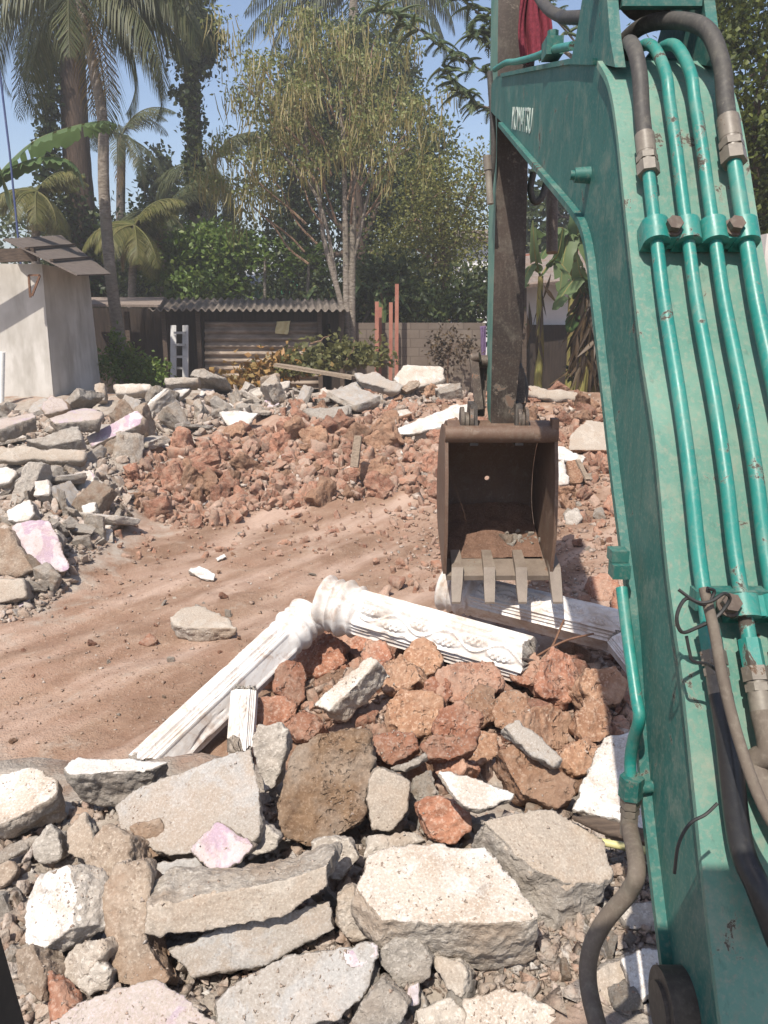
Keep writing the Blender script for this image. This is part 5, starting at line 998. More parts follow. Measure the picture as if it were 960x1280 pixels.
# aluminium ladder leaning at the shed door
LD = thing('ladder', at_y(225, 478, 18.4), 'short aluminium ladder standing at the dark shed doorway', 'ladder')
for u in (217, 232):
    bm = bmesh.new(); bar(bm, at_y(u, 490, 18.2), at_y(u, 407, 18.7), .13, .06, Vector((0, 1, 0))); bm_obj('rail', bm, 'aluminium', LD, True, 30, .01)
for v in (416, 431, 446, 460, 474):
    bm = bmesh.new(); bar(bm, at_y(217, v, 18.45), at_y(232, v, 18.45), .05, .05); bm_obj('rung', bm, 'aluminium', LD)
cloth('paper_sheet', 'yellowish sheet of sacking hung on the corrugated shed wall', (at_y(346,402,18.9), at_y(363,401,18.9), at_y(360,418,18.88), at_y(344,417,18.88)), 'yellow_paper', 5, .02, 'sheet')
bm = bmesh.new(); c = at_y(254, 475, 18.0); cyl(bm, c - Vector((0,0,.22)), c + Vector((0,0,.12)), .15, 20, .18); cyl(bm, c + Vector((0,0,.12)), c + Vector((0,0,.15)), .195, 20); tag(bm_obj('bucket_pail', bm, 'white_plastic', None, True, 30), 'white plastic pail standing behind the heap before the shed', 'pail')
# block wall, rusty posts
bm = bmesh.new(); bx(bm, (at_y(441,430,19.6).x, 19.6, -.1), (at_y(606,430,19.6).x, 19.78, 2.04)); tag(bm_obj('block_wall', bm, 'block_wall', None, True, 30, .01), 'weathered grey block wall right of the shed', 'wall')
for (u, v0, du, lab) in ((470.5, 377, 0, 'shortest rusty red steel post, nearest the shed'), (474.5, 384, .3, 'thin rusty red post close behind the shortest one'), (488, 378, 0, 'rusty red post in the middle of its row'), (495.5, 355, 0, 'tallest rusty red post before the block wall')):
    bm = bmesh.new(); a = at_y(u, 478, 19.1 + du); b = at_y(u + .6, v0, 19.15 + du); bar(bm, (a.x, a.y, .2), b, .085, .085, Vector((0, 1, 0))); tag(bm_obj('steel_post', bm, 'rusty_red_post', None, True, 30, .006), lab, 'post', 'rusty posts before the block wall')
# house behind the arm on the right
HR = thing('tiled_house', (5, 23, 0), 'white house with a worn tiled roof behind the banana plants', 'house')
bm = bmesh.new(); bx(bm, (at_y(654,400,23).x, 23, -.1), (at_y(860,400,23).x, 28, at_y(660,352,23).z)); bm_obj('wall', bm, 'white_wall', HR, True, 30)
bm = bmesh.new(); bx(bm, (at_y(650,400,22.9).x, 22.85, -.1), (at_y(860,400,22.9).x, 22.95, at_y(660,406,22.9).z)); bm_obj('plinth', bm, 'dark_planks', HR)
quad_sheet('roof', [at_y(640,362,22), at_y(870,335,22), at_y(870,300,25.5), at_y(640,322,25.5)], 'roof_tile', HR, .08)
bm = bmesh.new(); bar(bm, at_y(640,324,25.3), at_y(870,300,25.3), .25, .2); bm_obj('ridge', bm, 'rusty_red_post', HR)
bm = bmesh.new(); bar(bm, at_y(655,360,22.4), at_y(655,480,22.4), .12, .12, Vector((0,1,0))); bm_obj('post', bm, 'old_wood', HR)
HG = thing('green_house', (-4.5, 31, 0), 'gabled building with grey roof and green sheet wall behind the shed', 'building')
bm = bmesh.new(); hexa(bm, [at_y(318,400,31), at_y(372,400,31), at_y(372,400,35), at_y(318,400,35), at_y(318,357,31), at_y(372,344,31), at_y(372,344,35), at_y(318,357,35)]); bm_obj('wall', bm, 'green_sheet', HG)
quad_sheet('roof', [at_y(314,357,30.8), at_y(360,347,30.8), at_y(356,325,36), at_y(300,327,36)], 'grey_sheet', HG, .06)
HW = thing('far_house', (2.5, 30, 0), 'pale house wall glimpsed between trees left of the arm', 'building')
bm = bmesh.new(); bx(bm, (at_y(572,330,30).x, 30, 0), (at_y(612,330,30).x, 33, at_y(590,298,30).z)); bm_obj('wall', bm, 'white_wall', HW); quad_sheet('roof', [at_y(565,300,29.6), at_y(616,300,29.6), at_y(616,290,32), at_y(568,290,32)], 'roof_tile', HW, .08)
bm = bmesh.new(); bx(bm, (at_y(947,400,10).x, 10, 0), (at_y(1100,400,10).x, 10.3, at_y(950,292,10).z)); tag(bm_obj('plaster_wall', bm, 'lime_wall', None, True, 30, .02), 'pale wall edge seen right of the boom at the picture edge', 'wall')
cloth('hanging_cloth', 'purple cloth hanging behind the excavator arm', (at_y(600,408,19.4), at_y(608,407,19.4), at_y(607,446,19.4), at_y(602,448,19.4)), 'purple_cloth', 5, .02)
# ================================================================== VEGETATION
rng = np.random.default_rng(11)
def unit(a): return a / (np.linalg.norm(a, axis=1, keepdims=True) + 1e-9)
def leaf_quads(P, D, L, W, rs=rng):
    """Diamond leaves at P along D, slightly folded."""
    n = len(P); side = unit(np.cross(D, unit(rs.normal(0, 1, (n, 3))))); up = np.cross(side, D); L = (L * rs.uniform(.65, 1.25, n))[:, None]; W = (W * rs.uniform(.7, 1.2, n))[:, None]
    V = np.stack([P, P + D * L * .45 + side * W + up * W * .35, P + D * L, P + D * L * .45 - side * W + up * W * .35], 1).reshape(-1, 3)
    i = np.arange(n)[:, None] * 4; return V, np.concatenate([i + np.array([0, 1, 2]), i + np.array([0, 2, 3])], 0)
def join(parts):
    V, F, k = [], [], 0
    for v, f in parts: V.append(v); F.append(f + k); k += len(v)
    return np.concatenate(V), np.concatenate(F)
def lobe_points(c, rad, n, clumps, spread=.22, shell=.55):
    k = max(3, clumps); d = unit(rng.normal(0, 1, (k, 3))) * (rng.uniform(shell, 1, (k, 1))); cc = np.array(c) + d * np.array(rad)
    w = rng.integers(0, k, n); return cc[w] + rng.normal(0, 1, (n, 3)) * np.array(rad) * spread, cc
def limb(bm, a, b, r0, r1, wob=.06, seg=8):
    a, b = Vector(a), Vector(b); L = (b - a).length; pts = [a.lerp(b, t) + Vector((random.uniform(-1, 1), random.uniform(-1, 1), random.uniform(-.5, .5))) * wob * L * (1 if 0 < t < 1 else 0) for t in (0, .25, .5, .75, 1)]
    pts = catmull(pts, 4); tube(bm, pts, [r0 + (r1 - r0) * i / (len(pts) - 1) for i in range(len(pts))], seg)
def tree(name, label, base, trunk, r, lobes, leaf, size, bark, mat, group=None, droop=-.3, cat='tree', aspect=.32, clumps=26, spread=.22):
    """trunk and lobes are given at (u, v, y); lobes add radii in metres and a leaf count."""
    t = thing(name, base, label, cat, group); bm = bmesh.new(); pts = [Vector(base)] + [at_y(*q) for q in trunk]
    pts = catmull(pts, 6); tube(bm, pts, [r * (1.25 if i == 0 else 1) * (1 - .65 * i / len(pts)) for i in range(len(pts))], 10)
    parts = []
    for (u, v, y, rx, rz, n) in lobes:
        c = at_y(u, v, y); P, cc = lobe_points(c, (rx, rx * .9, rz), n, clumps, spread); D = unit(unit(P - np.array(c)) * .6 + rng.normal(0, .8, (n, 3)) + np.array((0, 0, droop)))
        parts.append(leaf_quads(P, D, size, size * aspect)); st = pts[min(len(pts) - 1, int(len(pts) * .6))]
        limb(bm, st, c, r * .4, r * .12)
        for q in cc[:7]: limb(bm, c, q, r * .14, r * .03, .08, 5)
    bm_obj('trunk', bm, bark, t, True, 60); V, F = join(parts); np_obj('crown', V, F, mat, t); return t
def frond(base, az, L, elev, droop, n=46, ll=.55, hang=.8, w=.022, rs=rng, hang_side=1.0):
    t = np.linspace(0, 1, n); el = elev - droop * t ** 1.3; ds = L / n; H = np.array((math.cos(az), math.sin(az), 0)); Z = np.array((0, 0, 1.0))
    T = np.cos(el)[:, None] * H + np.sin(el)[:, None] * Z; P = np.array(base) + np.cumsum(T * ds, 0); S_ = np.cross(H, Z); parts = []
    for sg in (1, -1):
        i = np.arange(int(n * .12), n); prof = np.sin(np.clip((t[i] * .9 + .12), 0, 1) * np.pi) ** .6 * ll * rs.uniform(.85, 1.1, len(i))
        D = unit(sg * S_ * hang_side + T[i] * .55 - Z * hang * (.6 + rs.uniform(-.2, .3, len(i)))[:, None]); D2 = unit(D - Z * hang * .9)
        a = P[i]; m = a + D * prof[:, None] * .55; e = m + D2 * prof[:, None] * .5; wd = T[i] * w
        V = np.stack([a - wd * .6, a + wd * .6, m - wd, m + wd, e], 1).reshape(-1, 3); k = np.arange(len(i))[:, None] * 5
        parts.append((V, np.concatenate([k + np.array([0, 1, 3]), k + np.array([0, 3, 2]), k + np.array([2, 3, 4])], 0)))
    r = .03 * (1 - t * .85); N = np.cross(T, S_); R0 = np.stack([P + S_ * r[:, None], P + N * r[:, None], P - S_ * r[:, None], P - N * r[:, None]], 1).reshape(-1, 3)
    F = [];
    for k in range(4):
        a = np.arange(n - 1)[:, None] * 4; F += [a + np.array([k, (k + 1) % 4, 4 + (k + 1) % 4]), a + np.array([k, 4 + (k + 1) % 4, 4 + k])]
    parts.append((R0, np.concatenate(F, 0))); return join(parts)
def palm(label, base, trunk, r, n, L, mat='palm_leaf', bark='bark', seed=1, top=None, ll=.6, elev=(-.5, 1.2), dry=2, hang=.8, azs=None, group='coconut palms', w=.022, nl=46):
    rs = np.random.default_rng(seed); t = thing('coconut_palm', base, label, 'palm tree', group); bm = bmesh.new(); pts = catmull([Vector(base)] + [at_y(*q) for q in trunk], 8)
    m = len(pts); tube(bm, pts, [r * (1.5 - .5 * min(1, i / 6)) * (1 - .35 * i / m) * (1 + .03 * (i % 2)) for i in range(m)], 14); bm_obj('trunk', bm, bark, t, True, 60)
    c = pts[-1]; parts = []
    for k in range(n):
        az = azs[k % len(azs)] + rs.normal(0, .15) if azs else k * 2.399 + rs.normal(0, .2); el = elev[0] + (elev[1] - elev[0]) * ((k * .618) % 1)
        parts.append(frond(c, az, L * rs.uniform(.85, 1.1), el, 1.1 + rs.uniform(0, .7), nl, ll, hang, w, rs))
    V, F = join(parts); np_obj('crown', V, F, mat, t)
    if dry:
        V, F = join([frond(c, rs.uniform(0, 6.28), L * .8, -.9, .8, 30, ll * .8, 1.4, w, rs) for _ in range(dry)]); np_obj('dead_frond', V, F, 'dry_palm_leaf', t)
    return t
def g(u, v, y): p = at_y(u, v, y); return Vector((p.x, p.y, float(height(p.x, p.y, False)) - .05))
palm('slender leaning coconut palm with bare pale trunk, in front of the other palms', g(152, 470, 17), [(150,430,17),(139,350,17),(130,240,17.1),(128,150,17.2),(114,70,17.3),(96,-22,17.4)], .13, 17, 3.0, 'palm_leaf', seed=3, ll=1.0, elev=(-.55, .9), hang=1.5, w=.018, nl=76, azs=[0, .5, -.4, 3.14, 2.7, 1.6, -1.5, .2, -.1])
palm('thick dark palm trunk wrapped in creepers behind the slender palm', g(118, 430, 24), [(116,380,24),(100,250,24),(92,120,24),(88,-40,24)], .46, 14, 4.6, 'dark_palm_leaf', 'dark_bark', 4, ll=1.1, elev=(-.5, .3), hang=1.3, dry=0, w=.022, nl=60, azs=[3.1, 2.7, 3.5, -1.5, 2.2, 4.0])
palm('tall palm with a creeper-covered trunk left of the pod tree', g(252, 430, 25), [(250,380,25),(248,300,25),(243,180,25),(238,80,25),(230,-40,25)], .27, 11, 3.4, seed=6, ll=1.0, elev=(-.6, .5), hang=1.5, w=.02, nl=60, azs=[3.4, 2.9, -1.3, 3.8, -2.2, 1.5])
palm('palm with a grey-green feathery crown right of the slender trunk', g(150, 430, 30), [(150,350,30),(152,170,30)], .2, 13, 2.6, seed=7, ll=.6, elev=(-.3, 1.2), azs=None)
palm('small palm with upright fan crown behind the creeper-covered trunk', g(266, 430, 29), [(266,330,29),(266,205,29)], .2, 18, 2.6, seed=8, ll=.7, elev=(-.9, 1.3), dry=4)
palm('drooping palm with dry yellow fronds beside the shed roof', g(165, 440, 22), [(165,380,22),(168,282,22)], .13, 30, 1.55, 'yellow_palm_leaf', seed=9, ll=.55, elev=(-.7, 1.1), dry=7, w=.012, nl=54)
palm('broad low palm with olive fronds above the shed roof', g(205, 440, 24), [(205,380,24),(207,265,24)], .13, 30, 1.7, 'palm_leaf', seed=10, ll=.55, elev=(-.7, 1.1), dry=5, w=.012, nl=54)
palm('thin palm with dry fronds behind the lime-washed house', g(45, 420, 22), [(45,330,22),(46,240,22)], .13, 26, 1.4, 'yellow_palm_leaf', seed=12, ll=.5, elev=(-.5, 1.0), dry=6, w=.012, nl=50)
palm('palm whose frond hangs into the top of the picture above the pod tree', g(440, 420, 30), [(440,300,30),(440,100,30),(443,-28,30)], .2, 16, 4.4, 'dark_palm_leaf', seed=13, ll=1.1, elev=(-.45, .4), dry=0, hang=1.2, w=.035, azs=[3.14, 2.9, 3.4, .1, -.3, 1.5, -1.5, 2.5])
# creepers on the two trunks
def creeper(label, path, n, rad, size, mat='dark_leaf'):
    P = []
    for (u0, v0, u1, v1, y, ru, m) in path:
        t = rng.uniform(0, 1, m); a, b = np.array(at_y(u0, v0, y)), np.array(at_y(u1, v1, y)); P.append(a + (b - a) * t[:, None] + rng.normal(0, 1, (m, 3)) * np.array((ru, ru, ru * .6)))
    P = np.concatenate(P); D = unit(rng.normal(0, 1, (len(P), 3)) + np.array((0, -.5, -.5))); V, F = leaf_quads(P, D, size, size * .5); return tag(np_obj('creeper', V, F, mat), label, 'creeper')
creeper('leafy creeper climbing the tall palm trunk left of the pod tree', [(245,265,238,90,24.8,.16,1500),(246,85,240,10,24.7,.30,1900),(256,40,262,60,24.6,.22,350),(268,40,272,48,24.6,.1,60),(214,108,232,128,24.7,.09,110)], 0, 0, .15)
creeper('leafy creeper hanging down the dark thick palm trunk', [(60,50,62,230,23.6,.16,1300),(72,215,95,380,23.6,.40,1700),(38,76,52,70,23.6,.14,90),(110,270,120,400,23.6,.35,900)], 0, 0, .15)
# broadleaf trees behind
tree('broadleaf_tree', 'big dark evergreen tree behind the pod tree', g(455, 420, 26), [(452,330,26),(445,220,26)], .3, [(375,200,26.5,1.3,2.2,5000),(365,330,26.5,.9,1.9,4200),(420,120,27,1.6,1.8,5200),(510,200,26.5,1.4,1.8,5200),(500,330,26.5,1.8,2.2,6000),(430,270,27.5,1.8,2.4,5600),(470,90,27.5,1.3,1.4,3600)], None, .17, 'dark_bark', 'dark_leaf', 'trees behind the shed', clumps=40)
tree('broadleaf_tree', 'olive bushy tree with bare twigs left of the arm', g(560, 420, 23), [(556,350,23),(548,260,23)], .16, [(560,240,23,1.2,1.3,2600),(520,270,23,1.1,1.2,2400),(585,290,23,1.1,1.2,2200),(545,325,22.5,1.4,1.0,3000),(600,220,23,.6,.8,600)], None, .10, 'brown_bark', 'yellow_olive_leaf', 'trees behind the shed', clumps=34, spread=.3)
tree('broadleaf_tree', 'deep green tree hugging the right edge behind the boom', g(930, 470, 12), [(925,330,12),(915,150,12)], .2, [(960,80,12,1.3,1.5,4200),(900,60,13,.8,.9,2000),(985,230,12,1.2,1.3,3400),(920,190,12.5,.8,.9,2200),(960,330,12,.8,1.0,2200),(1000,-30,12,1.5,1.2,2600),(890,20,13,.5,.6,1500)], None, .10, 'dark_bark', 'olive_green_leaf', 'trees behind the shed', clumps=44)
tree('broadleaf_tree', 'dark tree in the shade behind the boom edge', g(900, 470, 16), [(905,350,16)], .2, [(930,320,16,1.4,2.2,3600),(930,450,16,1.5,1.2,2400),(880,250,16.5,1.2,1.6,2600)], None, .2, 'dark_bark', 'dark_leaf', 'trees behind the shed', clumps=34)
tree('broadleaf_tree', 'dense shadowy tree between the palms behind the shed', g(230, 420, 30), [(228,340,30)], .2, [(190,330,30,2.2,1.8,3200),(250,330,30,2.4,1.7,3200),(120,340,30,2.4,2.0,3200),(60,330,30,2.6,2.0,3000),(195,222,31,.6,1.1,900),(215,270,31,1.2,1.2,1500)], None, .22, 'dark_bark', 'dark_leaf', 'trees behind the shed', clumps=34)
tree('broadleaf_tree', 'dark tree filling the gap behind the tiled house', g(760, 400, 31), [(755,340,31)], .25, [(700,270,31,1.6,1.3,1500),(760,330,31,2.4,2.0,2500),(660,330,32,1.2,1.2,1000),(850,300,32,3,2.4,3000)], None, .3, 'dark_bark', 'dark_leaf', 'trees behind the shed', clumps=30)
tree('bush', 'leafy green bush rising over the shed roof', g(250, 420, 23), [(252,360,23)], .06, [(225,335,23,1.0,.9,1400),(265,322,23,1.0,.9,1900),(250,360,22.8,1.2,.5,1200)], None, .17, 'brown_bark', 'bright_leaf', 'bushes behind the shed', cat='bush')
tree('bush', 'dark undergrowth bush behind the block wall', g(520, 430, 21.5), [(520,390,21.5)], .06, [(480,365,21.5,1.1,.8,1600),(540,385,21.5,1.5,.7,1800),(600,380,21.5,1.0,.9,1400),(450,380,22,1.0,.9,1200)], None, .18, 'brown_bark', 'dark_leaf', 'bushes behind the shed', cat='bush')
tree('bush', 'weedy green bush at the foot of the slender palm', g(160, 490, 16.2), [(160,470,16.2)], .03, [(150,460,16.2,.6,.35,900),(185,468,16.2,.5,.25,600),(148,440,16.3,.25,.4,350)], None, .10, 'brown_bark', 'bright_leaf', 'bushes behind the shed', cat='bush')
tree('bush', 'thin twiggy bush with dry tips by the block wall end', g(560, 470, 18.8), [(560,430,18.8)], .03, [(565,430,18.8,.5,.5,350),(548,440,18.8,.3,.4,200)], None, .10, 'brown_bark', 'dry_leaf', 'bushes behind the shed', cat='bush')
# papaya
def papaya(label, u, v, y, h_px, s):
    t = thing('papaya_tree', g(u, 430, y), label, 'papaya tree', 'papaya trees by the shed'); bm = bmesh.new(); top = at_y(u, v, y); limb(bm, t.location, top, .06, .04, .02); bm_obj('trunk', bm, 'bark', t, True, 60); parts = []
    for k in range(22):
        az = k * 2.4; el = .9 - 1.5 * k / 22; d = np.array((math.cos(az) * math.cos(el), math.sin(az) * math.cos(el), math.sin(el))); c = np.array(top) + d * s * random.uniform(.6, 1.1); n = 26
        D = unit(rng.normal(0, 1, (n, 3)) * np.array((1, 1, .35)) + d * .5 + np.array((0, 0, -.35))); parts.append(leaf_quads(np.repeat(c[None], n, 0), D, .26 * s, .055 * s)); a = np.array(top); sd = np.cross(d, (0, 0, 1.0)) * .012
        parts.append((np.array([a - sd, a + sd, c + sd, c - sd]), np.array([[0, 1, 2], [0, 2, 3]])))
    V, F = join(parts); np_obj('crown', V, F, 'bright_leaf', t)
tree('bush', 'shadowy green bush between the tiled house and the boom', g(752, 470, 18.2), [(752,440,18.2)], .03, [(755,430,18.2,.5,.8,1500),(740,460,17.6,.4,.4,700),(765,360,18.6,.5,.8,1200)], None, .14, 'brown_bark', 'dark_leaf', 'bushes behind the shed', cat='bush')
papaya('papaya tree with splayed bright leaves above the shed roof', 331, 322, 22.6, 60, .7); papaya('lower papaya tree next to the dark evergreen', 386, 328, 22.2, 50, .65); papaya('papaya tree leaning over the bush behind the shed', 296, 312, 23.5, 50, .7)
# drumstick tree with hanging pods
def pod_tree():
    y = 19.4; t = thing('drumstick_tree', g(433, 470, y), 'drumstick tree hung all over with long yellowish pods, before the dark evergreen', 'tree'); bm = bmesh.new()
    for pth, r in (([(440,470),(434,400),(432,300),(430,195),(425,100)], .10), ([(442,470),(440,400),(441,300),(443,200),(455,90)], .10), ([(434,470),(433,410),(424,370),(405,300),(398,240),(384,200),(382,100)], .08), ([(424,370),(400,255),(350,190),(320,170)], .045), ([(433,360),(448,300),(470,220),(520,180)], .05)):
        pts = catmull([at_y(u, v, y + .0008 * (470 - v)) for u, v in pth], 6); tube(bm, pts, [r * (1 - .6 * i / len(pts)) for i in range(len(pts))], 10)
    bm_obj('trunk', bm, 'bark', t, True, 60); leaf, pods = [], []; blobs = [(350,90),(400,60),(450,70),(500,100),(330,140),(380,130),(430,120),(480,150),(520,150),(310,70),(350,190),(400,190),(450,190),(290,190),(300,240),(330,215),(470,45),(420,45),(380,65),(505,180),(440,160),(360,150),(285,225),(300,100)]
    bmb = bmesh.new()
    for (u, v) in blobs:
        c = np.array(at_y(u, v, y + random.uniform(-.9, .9))); n = 330; sub = rng.normal(0, 1, (6, 3)) * np.array((.45, .5, .32)); wh = rng.integers(0, 6, n); P = c + sub[wh] + rng.normal(0, 1, (n, 3)) * np.array((.19, .22, .09)); D = unit(rng.normal(0, 1, (n, 3)) + np.array((0, 0, -.6)))
        leaf.append(leaf_quads(P, D, .10, .028)); st = at_y(432 + (u - 432) * .35, v + 90, y); limb(bmb, st, c, .03, .008, .06, 5)
        m = 80; a = c + sub[rng.integers(0, 6, m)] + rng.normal(0, 1, (m, 3)) * np.array((.16, .2, .09)); L = rng.uniform(.22, .62, m)[:, None]; sw = rng.normal(0, .15, (m, 3)); Z = np.array((0, 0, -1.0)); w = np.array((.012, 0, 0)); mid = a + (Z + sw) * L * .5; e = a + (Z + sw * 1.6) * L
        pods.append((np.stack([a - w * .4, a + w * .4, mid - w, mid + w, e], 1).reshape(-1, 3), np.concatenate([np.arange(m)[:, None] * 5 + np.array(q) for q in ([0, 1, 3], [0, 3, 2], [2, 3, 4])], 0)))
    bm_obj('branch', bmb, 'brown_bark', t, True, 60); V, F = join(leaf); np_obj('crown', V, F, 'feather_leaf', t); V, F = join(pods); np_obj('seed_pods', V, F, 'pod', t)
pod_tree()
# feathery tree whose boughs reach in from behind the boom
def feather_tree():
    y = 14.5; t = thing('feather_leaf_tree', g(800, 430, y), 'tree with feathery compound leaves reaching out from behind the boom', 'tree'); bm = bmesh.new(); limb(bm, t.location, at_y(790, 150, y), .14, .08); limb(bm, at_y(790, 150, y), at_y(700, 60, y), .06, .03); parts = []
    for pth in ([(790,160),(690,120),(625,100),(560,62),(505,25),(470,10)], [(790,160),(690,140),(612,135),(575,112),(552,85)], [(700,60),(640,40),(590,10),(560,-25)], [(790,150),(700,30),(640,-10),(600,-40)], [(700,60),(650,60),(610,40),(585,45)]):
        pts = catmull([at_y(u, v, y) for u, v in pth], 8); tube(bm, pts, [.02 * (1 - .75 * i / len(pts)) for i in range(len(pts))], 6)
        for i in range(len(pts) // 4, len(pts)):
            for k in range(3): parts.append(frond(pts[i] + Vector((random.uniform(-.03, .03),) * 3), random.uniform(0, 6.28), random.uniform(.26, .5), random.uniform(-.4, .7), .9, 15, .085, .3, .0085))
    bm_obj('trunk', bm, 'bark', t, True, 60); V, F = join(parts); np_obj('crown', V, F, 'compound_leaf', t)
feather_tree()
# banana plants
def banana_leaf(parent, pts, w, mat='banana_leaf', seed=0, fold=.25):
    rs = np.random.default_rng(seed); P = catmull(pts, 10); n = len(P); V = []; m = 9
    for i, p in enumerate(P):
        t = i / (n - 1); tg = (P[min(i + 1, n - 1)] - P[max(i - 1, 0)]).normalized(); s = tg.cross(Vector((0, 0, 1))); s = s.normalized() if s.length > .05 else Vector((1, 0, 0)); ww = w * max(.04, math.sin(math.pi * min(1, .06 + t * .93)) ** .55) * rs.uniform(.93, 1.04)
        for k in range(m): q = k / (m - 1) * 2 - 1; V.append(p + s * q * ww - Vector((0, 0, 1)) * (abs(q) ** 1.3 * ww * (fold + .25 * rs.random() * abs(q))))
    F = []
    for i in range(n - 1):
        tear = rs.random() < .10; sd = rs.random() < .5
        for k in range(m - 1):
            if tear and ((k < 3) if sd else (k > 4)): continue
            F.append((i * m + k, i * m + k + 1, (i + 1) * m + k + 1, (i + 1) * m + k))
    np_obj('leaf', [tuple(v) for v in V], np.array(F), mat, parent, True); tube_obj('midrib', [p + Vector((0, 0, -.008)) for p in P], [.022 * (1 - .8 * i / n) for i in range(n)], 'banana_stem', parent, 6)
BA = thing('banana_plant', g(-30, 420, 15.6), 'banana plant with two long arching leaves above the lime-washed house', 'banana plant', 'banana plants'); bm = bmesh.new(); limb(bm, BA.location, at_y(-18, 240, 15.6), .13, .07, .01); bm_obj('stem', bm, 'banana_stem', BA, True, 60)
for i, (pp, w) in enumerate(([[(-18,240),(10,205),(45,175),(90,158),(128,151),(146,155)], .52], [[(-18,235),(10,212),(45,198),(80,198),(98,212),(106,236)], .40], [[(-18,230),(-5,205),(5,225),(14,262)], .36], [[(-18,230),(-50,190),(-100,180)], .3])): banana_leaf(BA, [at_y(u, v, 15.6 - .1 * i + .004 * u) for u, v in pp], w, seed=20 + i)
def banana(label, u, v_top, y, leaves, stem_r=.11, dry=0, vb=470, lean=0, mat='banana_leaf'):
    t = thing('banana_plant', g(u, vb, y), label, 'banana plant', 'banana plants'); bm = bmesh.new(); tp_ = at_y(u + lean, v_top, y); limb(bm, t.location, tp_, stem_r, stem_r * .55, .01); bm_obj('stem', bm, 'banana_stem', t, True, 60)
    for i, (du, dv, w) in enumerate(leaves): banana_leaf(t, [tp_, at_y(u + lean + du * .35, v_top - abs(du) * .25 - 8, y), at_y(u + lean + du * .75, v_top + dv * .35 - 6, y - .2), at_y(u + lean + du, v_top + dv, y - .3)], w, mat, int(u) + i)
    if dry:
        n = dry; a = np.array(tp_) + rng.normal(0, 1, (n, 3)) * np.array((.13, .13, .45)) + np.array((0, 0, -.5)); D = unit(rng.normal(0, .25, (n, 3)) + np.array((0, 0, -1))); V, F = leaf_quads(a, D, .8, .05); np_obj('dead_leaves', V, F, 'dry_leaf', t)
    return t
banana('yellow-green banana stem right of the excavator arm', 676, 345, 17.2, [(-28, 30, .13), (50, 18, .16), (-10, -70, .12), (28, -60, .14)], .10, 12)
banana('shaggy banana clump with hanging dry leaves beside the boom', 724, 365, 16.6, [(-50, 22, .24), (40, 40, .26), (12, -60, .26), (-22, -50, .22), (20, 60, .22)], .16, 300, lean=18)
banana('dark banana plant pressed against the boom', 745, 385, 16.9, [(-34, 30, .26), (30, 30, .26), (-14, 60, .24), (-24, -40, .24)], .16, 260, mat='dark_banana_leaf')
banana('banana plant whose leaves hang over the tiled roof behind the boom', 712, 305, 19.5, [(-45, 20, .26), (-20, 60, .28), (35, 50, .3), (5, -70, .26), (-50, -20, .24), (25, -40, .26), (20, 50, .24)], .12, 0, lean=8)
banana('banana plant with fresh broad leaves behind the block wall', 470, 372, 20.6, [(-48, 18, .17), (28, -28, .18), (-25, -30, .17), (45, 20, .16), (10, 40, .13)], .10, 18)
banana('young banana plant behind the lower end of the shed', 405, 372, 21.9, [(-30, 18, .12), (24, -14, .12), (12, 26, .1)], .06, 0)
# cut branches and leaf litter
def litter(name, label, cs, n, size, mat, cat, wl=.4, grp=None):
    P = []
    for (u, v, y, ru, rz) in cs: c = np.array(at_y(u, v, y)); m = n // len(cs); d = rng.normal(0, 1, (m, 3)) * np.array((ru, ru * .7, rz)); d[:, 2] = np.abs(d[:, 2]) - rz * .4; P.append(c + d)
    P = np.concatenate(P); D = unit(rng.normal(0, 1, (len(P), 3)) * np.array((1, 1, .6))); V, F = leaf_quads(P, D, size, size * wl); return tag(np_obj(name, V, F, mat), label, cat, grp)
litter('leaf_pile', 'pile of dry orange and yellow leaves before the shed wall', [(322,478,17.0,.35,.22),(345,468,17.2,.35,.22),(300,488,16.8,.3,.14),(360,460,17.3,.3,.18)], 1500, .16, 'orange_leaf', 'leaf pile')
litter('branch_pile', 'heap of cut wilted green branches left of the rusty posts', [(400,455,17.2,.35,.22),(430,448,17.3,.4,.25),(450,452,17.4,.35,.2),(380,462,17.0,.3,.15)], 1700, .14, 'olive_leaf', 'branch pile')
for i, (p, q, lab) in enumerate((((388,430),(412,420),'dry arching twig standing in the branch heap'), ((430,470),(443,425),'pale bare stick leaning in the branch heap'), ((300,500),(330,470),'stick poking from the leaf pile'))):
    bm = bmesh.new(); limb(bm, at_y(*p, 17), at_y(*q, 17), .02, .012, .08, 6); tag(bm_obj('stick', bm, 'brown_bark', None, True, 60), lab, 'stick')
def plank(label, a, b, w, h, mat='wood', name='plank', cat='plank'): bm = bmesh.new(); bar(bm, a, b, w, h); bmesh.ops.subdivide_edges(bm, edges=bm.edges[:], cuts=3); [setattr(v, 'co', v.co + Vector((random.uniform(-1, 1) * .004,) * 3)) for v in bm.verts]; return tag(bm_obj(name, bm, mat, None, True, 30), label, cat)
plank('dark weathered beam slanting down the heap crest', at_y(250,464,15.2), at_y(300,502,14.2), .16, .1, 'wood'); plank('long thin pale plank lying across the crest slabs', at_y(345,456,15.6), at_y(442,472,15.0), .2, .06, 'wood')
plank('splintered lath between the speckled slab and the hose', at_d(672,1148,2.62), at_d(716,1214,2.45), .03, .012, 'wood', 'lath', 'lath'); plank('second splintered lath lying under the hose', at_d(690,1170,2.6), at_d(735,1225,2.45), .03, .012, 'wood', 'lath', 'lath')
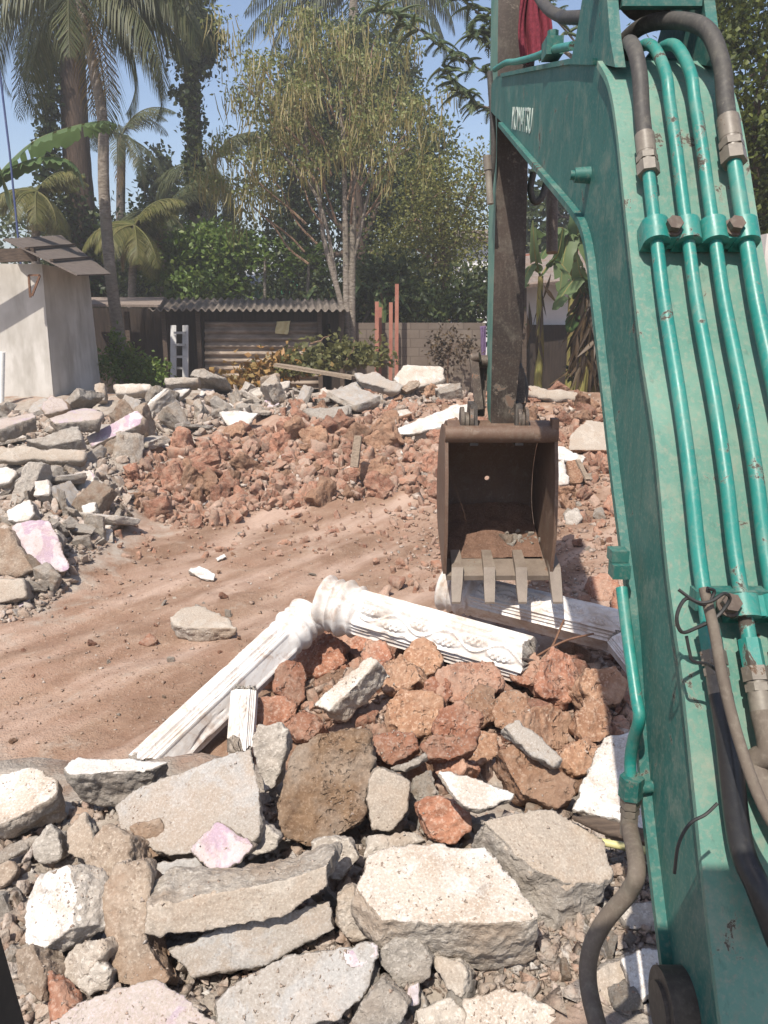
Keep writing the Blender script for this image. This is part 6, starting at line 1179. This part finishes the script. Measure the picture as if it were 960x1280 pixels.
plank('thin lath standing among the far red rubble right of the bucket', at_d(735,600,8.6), at_d(722,575,8.8), .05, .03, 'wood', 'lath', 'lath'); plank('brown splinter upright in the middle heap', at_y(443,584,9.6), at_y(448,545,9.7), .1, .04, 'wood', 'lath', 'lath'); plank('rough wood splinter at the bottom of the bucket shadow', at_d(660,985,3.7), at_d(632,900,3.9), .05, .03, 'old_wood', 'lath', 'lath')
tag(tube_obj('bamboo_stick', [at_d(474,1168,2.55), at_d(477,1112,2.62)], .011, 'bamboo', None, 10), 'short yellow-green stick upright before the speckled white slab', 'stick')
tag(tube_obj('plastic_pipe', catmull([at_d(740,1050,2.9), at_d(790,1060,2.85), at_d(860,1072,2.8)], 5), .014, 'bamboo', None, 10), 'thin pale yellow pipe lying under the plank by the hose', 'pipe')
cloth('rag', 'pale green rag caught on the heap crest', (at_y(256,478,14.9), at_y(266,476,14.9), at_y(270,500,14.7), at_y(262,500,14.7)), 'green_cloth', 6, .03)
# far wood that reads as one mass
def far_wood():
    P = []; 
    for i in range(120): x = rng.uniform(-70, 70); yy = rng.uniform(44, 60); h = rng.uniform(2.5, 5.5); m = 260; d = rng.normal(0, 1, (m, 3)) * np.array((1.8, 1.6, h * .32)); P.append(np.array((x, yy, h * .55)) + d)
    P = np.concatenate(P); D = unit(rng.normal(0, 1, (len(P), 3))); V, F = leaf_quads(P, D, .6, .22); tag(np_obj('woods', V, F, 'dark_leaf'), 'far dark tree line', kind='stuff')
far_wood()

# crumbs and dust lumps that have come to rest on the slabs, dropped straight down
def crumbs():
    bpy.context.view_layer.update(); dg = bpy.context.evaluated_depsgraph_get(); rs = np.random.default_rng(9); V, F, k = [], [], 0
    base = np.array([(1, 1, 1), (-1, -1, 1), (-1, 1, -1), (1, -1, -1)], float); tets = np.array([(0, 1, 2), (0, 3, 1), (0, 2, 3), (1, 3, 2)]); hubs = rs.uniform((-1.7, 1.6), (1.0, 4.7), (140, 2)); ok = ('concrete', 'plaster', 'laterite', 'boulder', 'brick', 'rubble')
    for i in range(11000):
        x, y = hubs[rs.integers(0, 140)] + rs.normal(0, .05, 2) if i % 5 else rs.uniform((-1.7, 1.6), (1.0, 4.7))
        hit_, loc, nor, idx, ob, mw = scene.ray_cast(dg, Vector((x, y, 1.6)), Vector((0, 0, -1)))
        if not hit_ or nor.z < .62 or not ob.name.startswith(ok): continue
        sz = .0007 + .0011 * rs.gamma(1.2); q = np.array(Euler(rs.uniform(0, 6.28, 3)).to_matrix()); V.append((base * rs.uniform(.5, 1.3, (4, 3))) @ q.T * sz + np.array(loc) + np.array((0, 0, sz * .1))); F.append(tets + k); k += 4
    tag(np_obj('crumbs', np.concatenate(V), np.concatenate(F), 'grey_grit'), 'crumbs and dust lumps lying on the slabs', kind='stuff')
crumbs()
# ================================================================== HAZE
def haze():
    bm = bmesh.new(); bx(bm, (-310, -70, -2.2), (310, 620, 14.5)); me = bpy.data.meshes.new('haze'); bm.to_mesh(me); bm.free(); m = bpy.data.materials.new('haze'); m.use_nodes = True; t = m.node_tree; t.nodes.clear()
    o = t.nodes.new('ShaderNodeOutputMaterial'); v = t.nodes.new('ShaderNodeVolumePrincipled'); v.inputs['Color'].default_value = (.95, .94, .93, 1); v.inputs['Density'].default_value = HAZE; v.inputs['Anisotropy'].default_value = .2; t.links.new(v.outputs[0], o.inputs['Volume'])
    me.materials.append(m); ob = bpy.data.objects.new('haze', me); COL.objects.link(ob); tag(ob, 'thin pale haze in the air over the whole lot', kind='stuff')
haze()
